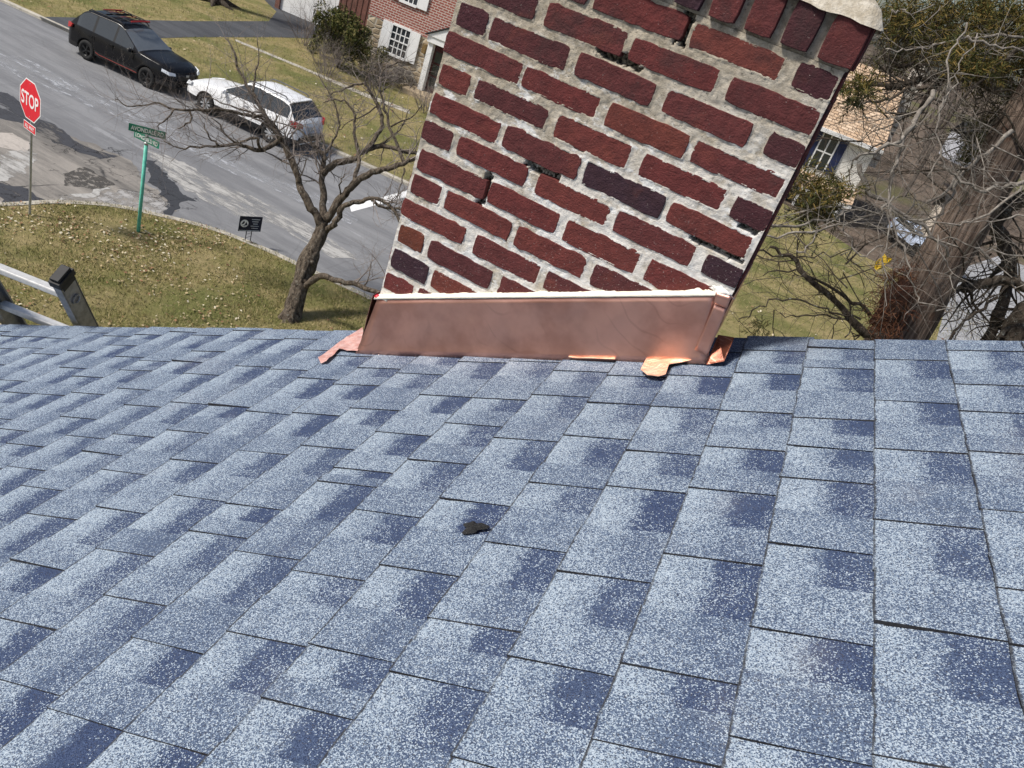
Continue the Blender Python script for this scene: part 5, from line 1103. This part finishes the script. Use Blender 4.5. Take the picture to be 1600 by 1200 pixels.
# scale-leaf sprays
m_spray = mat_leaf('cedar_sprays', [(.060, .062, .018), (.095, .085, .022), (.14, .105, .03), (.042, .05, .016), (.17, .115, .035)]); m_sprayd = mat_leaf('dark_cedar_sprays', [(.030, .036, .014), (.05, .05, .018), (.075, .06, .022)])
def sprays(lst, mat, seed):
    r_ = np.random.default_rng(seed); Vv = []
    for (u, v, rp, Dd, k) in lst:
        for _ in range(k*2):
            c_ = deep(u+r_.normal(0, rp*.55), v+r_.normal(0, rp*.42), Dd+r_.normal(0, .12)); ax = r_.normal(size=3)*.8+np.array([-.2, 0, -.35]); ax /= np.linalg.norm(ax)
            ln = r_.uniform(.06, .16)
            for q in range(16):
                t = q/16; p = c_+ax*ln*t; sd_ = r_.normal(size=3); sd_ -= ax*(sd_@ax); sd_ /= np.linalg.norm(sd_); d_ = ax*.8+sd_*.8; l_ = ln*.42*(1-t*.6); wv_ = np.cross(d_, r_.normal(size=3)); wv_ /= np.linalg.norm(wv_)
                Vv += [p-wv_*.0034, p+wv_*.0034, p+d_*l_+wv_*.0014]
    n = len(Vv)//3; me = bpy.data.meshes.new('foliage'); me.from_pydata([tuple(x) for x in Vv], [], [(3*i, 3*i+1, 3*i+2) for i in range(n)]); me.materials.append(mat); o = bpy.data.objects.new('foliage', me); COL.objects.link(o); part(o, ced); o['kind'] = 'stuff'
sprays([(1415, 22, 34, 4.8, 55), (1465, 28, 45, 5.0, 90), (1540, 22, 50, 5.0, 110), (1592, 32, 45, 4.9, 90), (1500, 84, 30, 4.6, 45), (1532, 96, 32, 4.6, 50), (1590, 90, 40, 5.2, 60), (1350, 128, 18, 4.4, 16), (1270, 292, 24, 4.4, 30), (1308, 300, 24, 4.4, 30), (1250, 275, 14, 4.4, 10), (1315, 135, 10, 4.4, 6), (1440, 60, 30, 4.9, 40)], m_spray, 1)
sprays([(1440, 78, 28, 5.1, 40), (1345, 150, 18, 4.5, 18), (1290, 318, 24, 4.5, 26), (1540, 205, 30, 5.4, 60), (1528, 245, 26, 5.4, 50), (1400, 45, 26, 5.3, 36), (1590, 160, 40, 5.5, 60), (1560, 120, 40, 5.5, 50), (1270, 340, 26, 4.6, 24), (1190, 512, 12, 6.5, 10), (1480, 60, 40, 5.5, 60), (1570, 70, 45, 5.5, 70), (1400, 95, 25, 5.4, 30)], m_sprayd, 2)
# clump of reddish brown straw caught against the trunk
m_straw = mat_leaf('brown_straw', [(.085, .032, .018), (.13, .052, .028), (.05, .02, .012), (.19, .09, .05)])
cc = deep(1393, 478, 4.72); stw = thing('straw_clump', 'hanging clump of reddish brown dead needles beside the cedar trunk', 'straw', cc-UP*.2)
mb = MB(); r_ = random.Random(6)
for i in range(900):
    t = r_.uniform(-1, 1); u = 1395+t*-14+r_.gauss(0, 17)*(1-.35*abs(t)); v = 470+t*52+r_.gauss(0, 8); P = [deep(u, v, 4.72+r_.gauss(0, .05))]
    d_ = np.array([r_.gauss(0, .8), r_.gauss(0, .6), r_.gauss(-.5, .6)]); d_ /= np.linalg.norm(d_)
    for _ in range(3): P.append(P[-1]+d_*r_.uniform(.015, .035)); d_ = d_+np.array([r_.gauss(0, .5), r_.gauss(0, .5), r_.gauss(-.1, .5)]); d_ /= np.linalg.norm(d_)
    mb.tube(P, [.0016, .0016, .0013, .0009], 3, False)
part(mb.build('needles', m_straw), stw)['kind'] = 'stuff'
part(blob(cc, .075, simple('matted_straw', (.05, .022, .014), .95, .4, 60, bump=.8), 'matted_core', (.9, .7, 2.2), .6, 4, 3), stw)
# yellow scrap
yc = [deep(u, v, 4.9+d_) for u, v, d_ in ((1366, 418, 0), (1370, 408, -.02), (1377, 403, .01), (1383, 397, .03), (1386, 402, -.01), (1394, 404, .0), (1391, 411, .03), (1383, 414, -.02), (1378, 420, .01), (1369, 422, -.01))]
mb = MB().prism(yc, FWD*.006); tag(mb.build('plastic_scrap', simple('yellow_plastic', (.80, .52, .015), .5, .1, 20)), 'bright yellow plastic scrap just above the brown straw clump', 'plastic scrap')
# a pale stump-like fence end and shed beyond the trunk
def far_box(name, label, cat, u, v, D_, dims, mat, pitched=None):
    c_ = deep(u, v, D_); o = thing(name, label, cat, c_-UP*dims[2]/2); mb = MB(); mb.box(c_, dims, RT, FWD, UP); part(mb.build('wall', mat), o)
    a, d_, h_ = dims[0]/2+.15, dims[1]/2+.15, dims[2]/2
    if pitched:
        for s in (-1, 1):
            mb = MB().prism([c_-RT*a+FWD*s*d_+UP*(h_-.1), c_+RT*a+FWD*s*d_+UP*(h_-.1), c_+RT*a+UP*(h_+pitched), c_-RT*a+UP*(h_+pitched)], UP*.08); part(mb.build('roof', m_dr), o)
    return o
far_box('shed', 'small pale shed with brown roof edge behind the cedar trunk', 'shed', 1472, 352, 44, (1.1, 1.8, 1.6), simple('pale_shed', (.50, .44, .37), .8, .25, 3), .7)
far_box('white_house', 'far white house glimpsed through branches right of the tan roof', 'house', 1507, 236, 75, (2.6, 4, 2.2), simple('far_white', (.45, .46, .50), .7, .1, 1), 1.2)
# distant bare wood on the hillside
g = Grow(77); wd = MB()
for i in range(150):
    y = g.r.uniform(66, 210); x = g.r.uniform(-25, 70)*(.6+y/150); p = np.array([x, y, ZG-.3+max(0, min(1, (y-62)/160))**2*5]); h_ = g.r.uniform(7, 15)
    q = p+np.array([g.r.gauss(0, .6), g.r.gauss(0, .6), h_]); wd.tube([p, (p+q)/2+np.array([g.r.gauss(0, .2), 0, 0]), q], [.20, .14, .04], 5, False)
    for _ in range(9):
        t = g.r.uniform(.2, .95); g.twig(p+(q-p)*t, (g.r.gauss(0, 1), g.r.gauss(0, 1), .8), g.r.uniform(1.5, 4), .06, 1, .2, .1, wd, 4, (3, 5))
tag(wd.build('woods', mat_bark('far_wood_bark', (.075, .062, .052), (.17, .14, .12), 3, (1, 1, .3), .3)), 'grey-brown leafless wood on the far hillside', 'woods', kind='stuff')
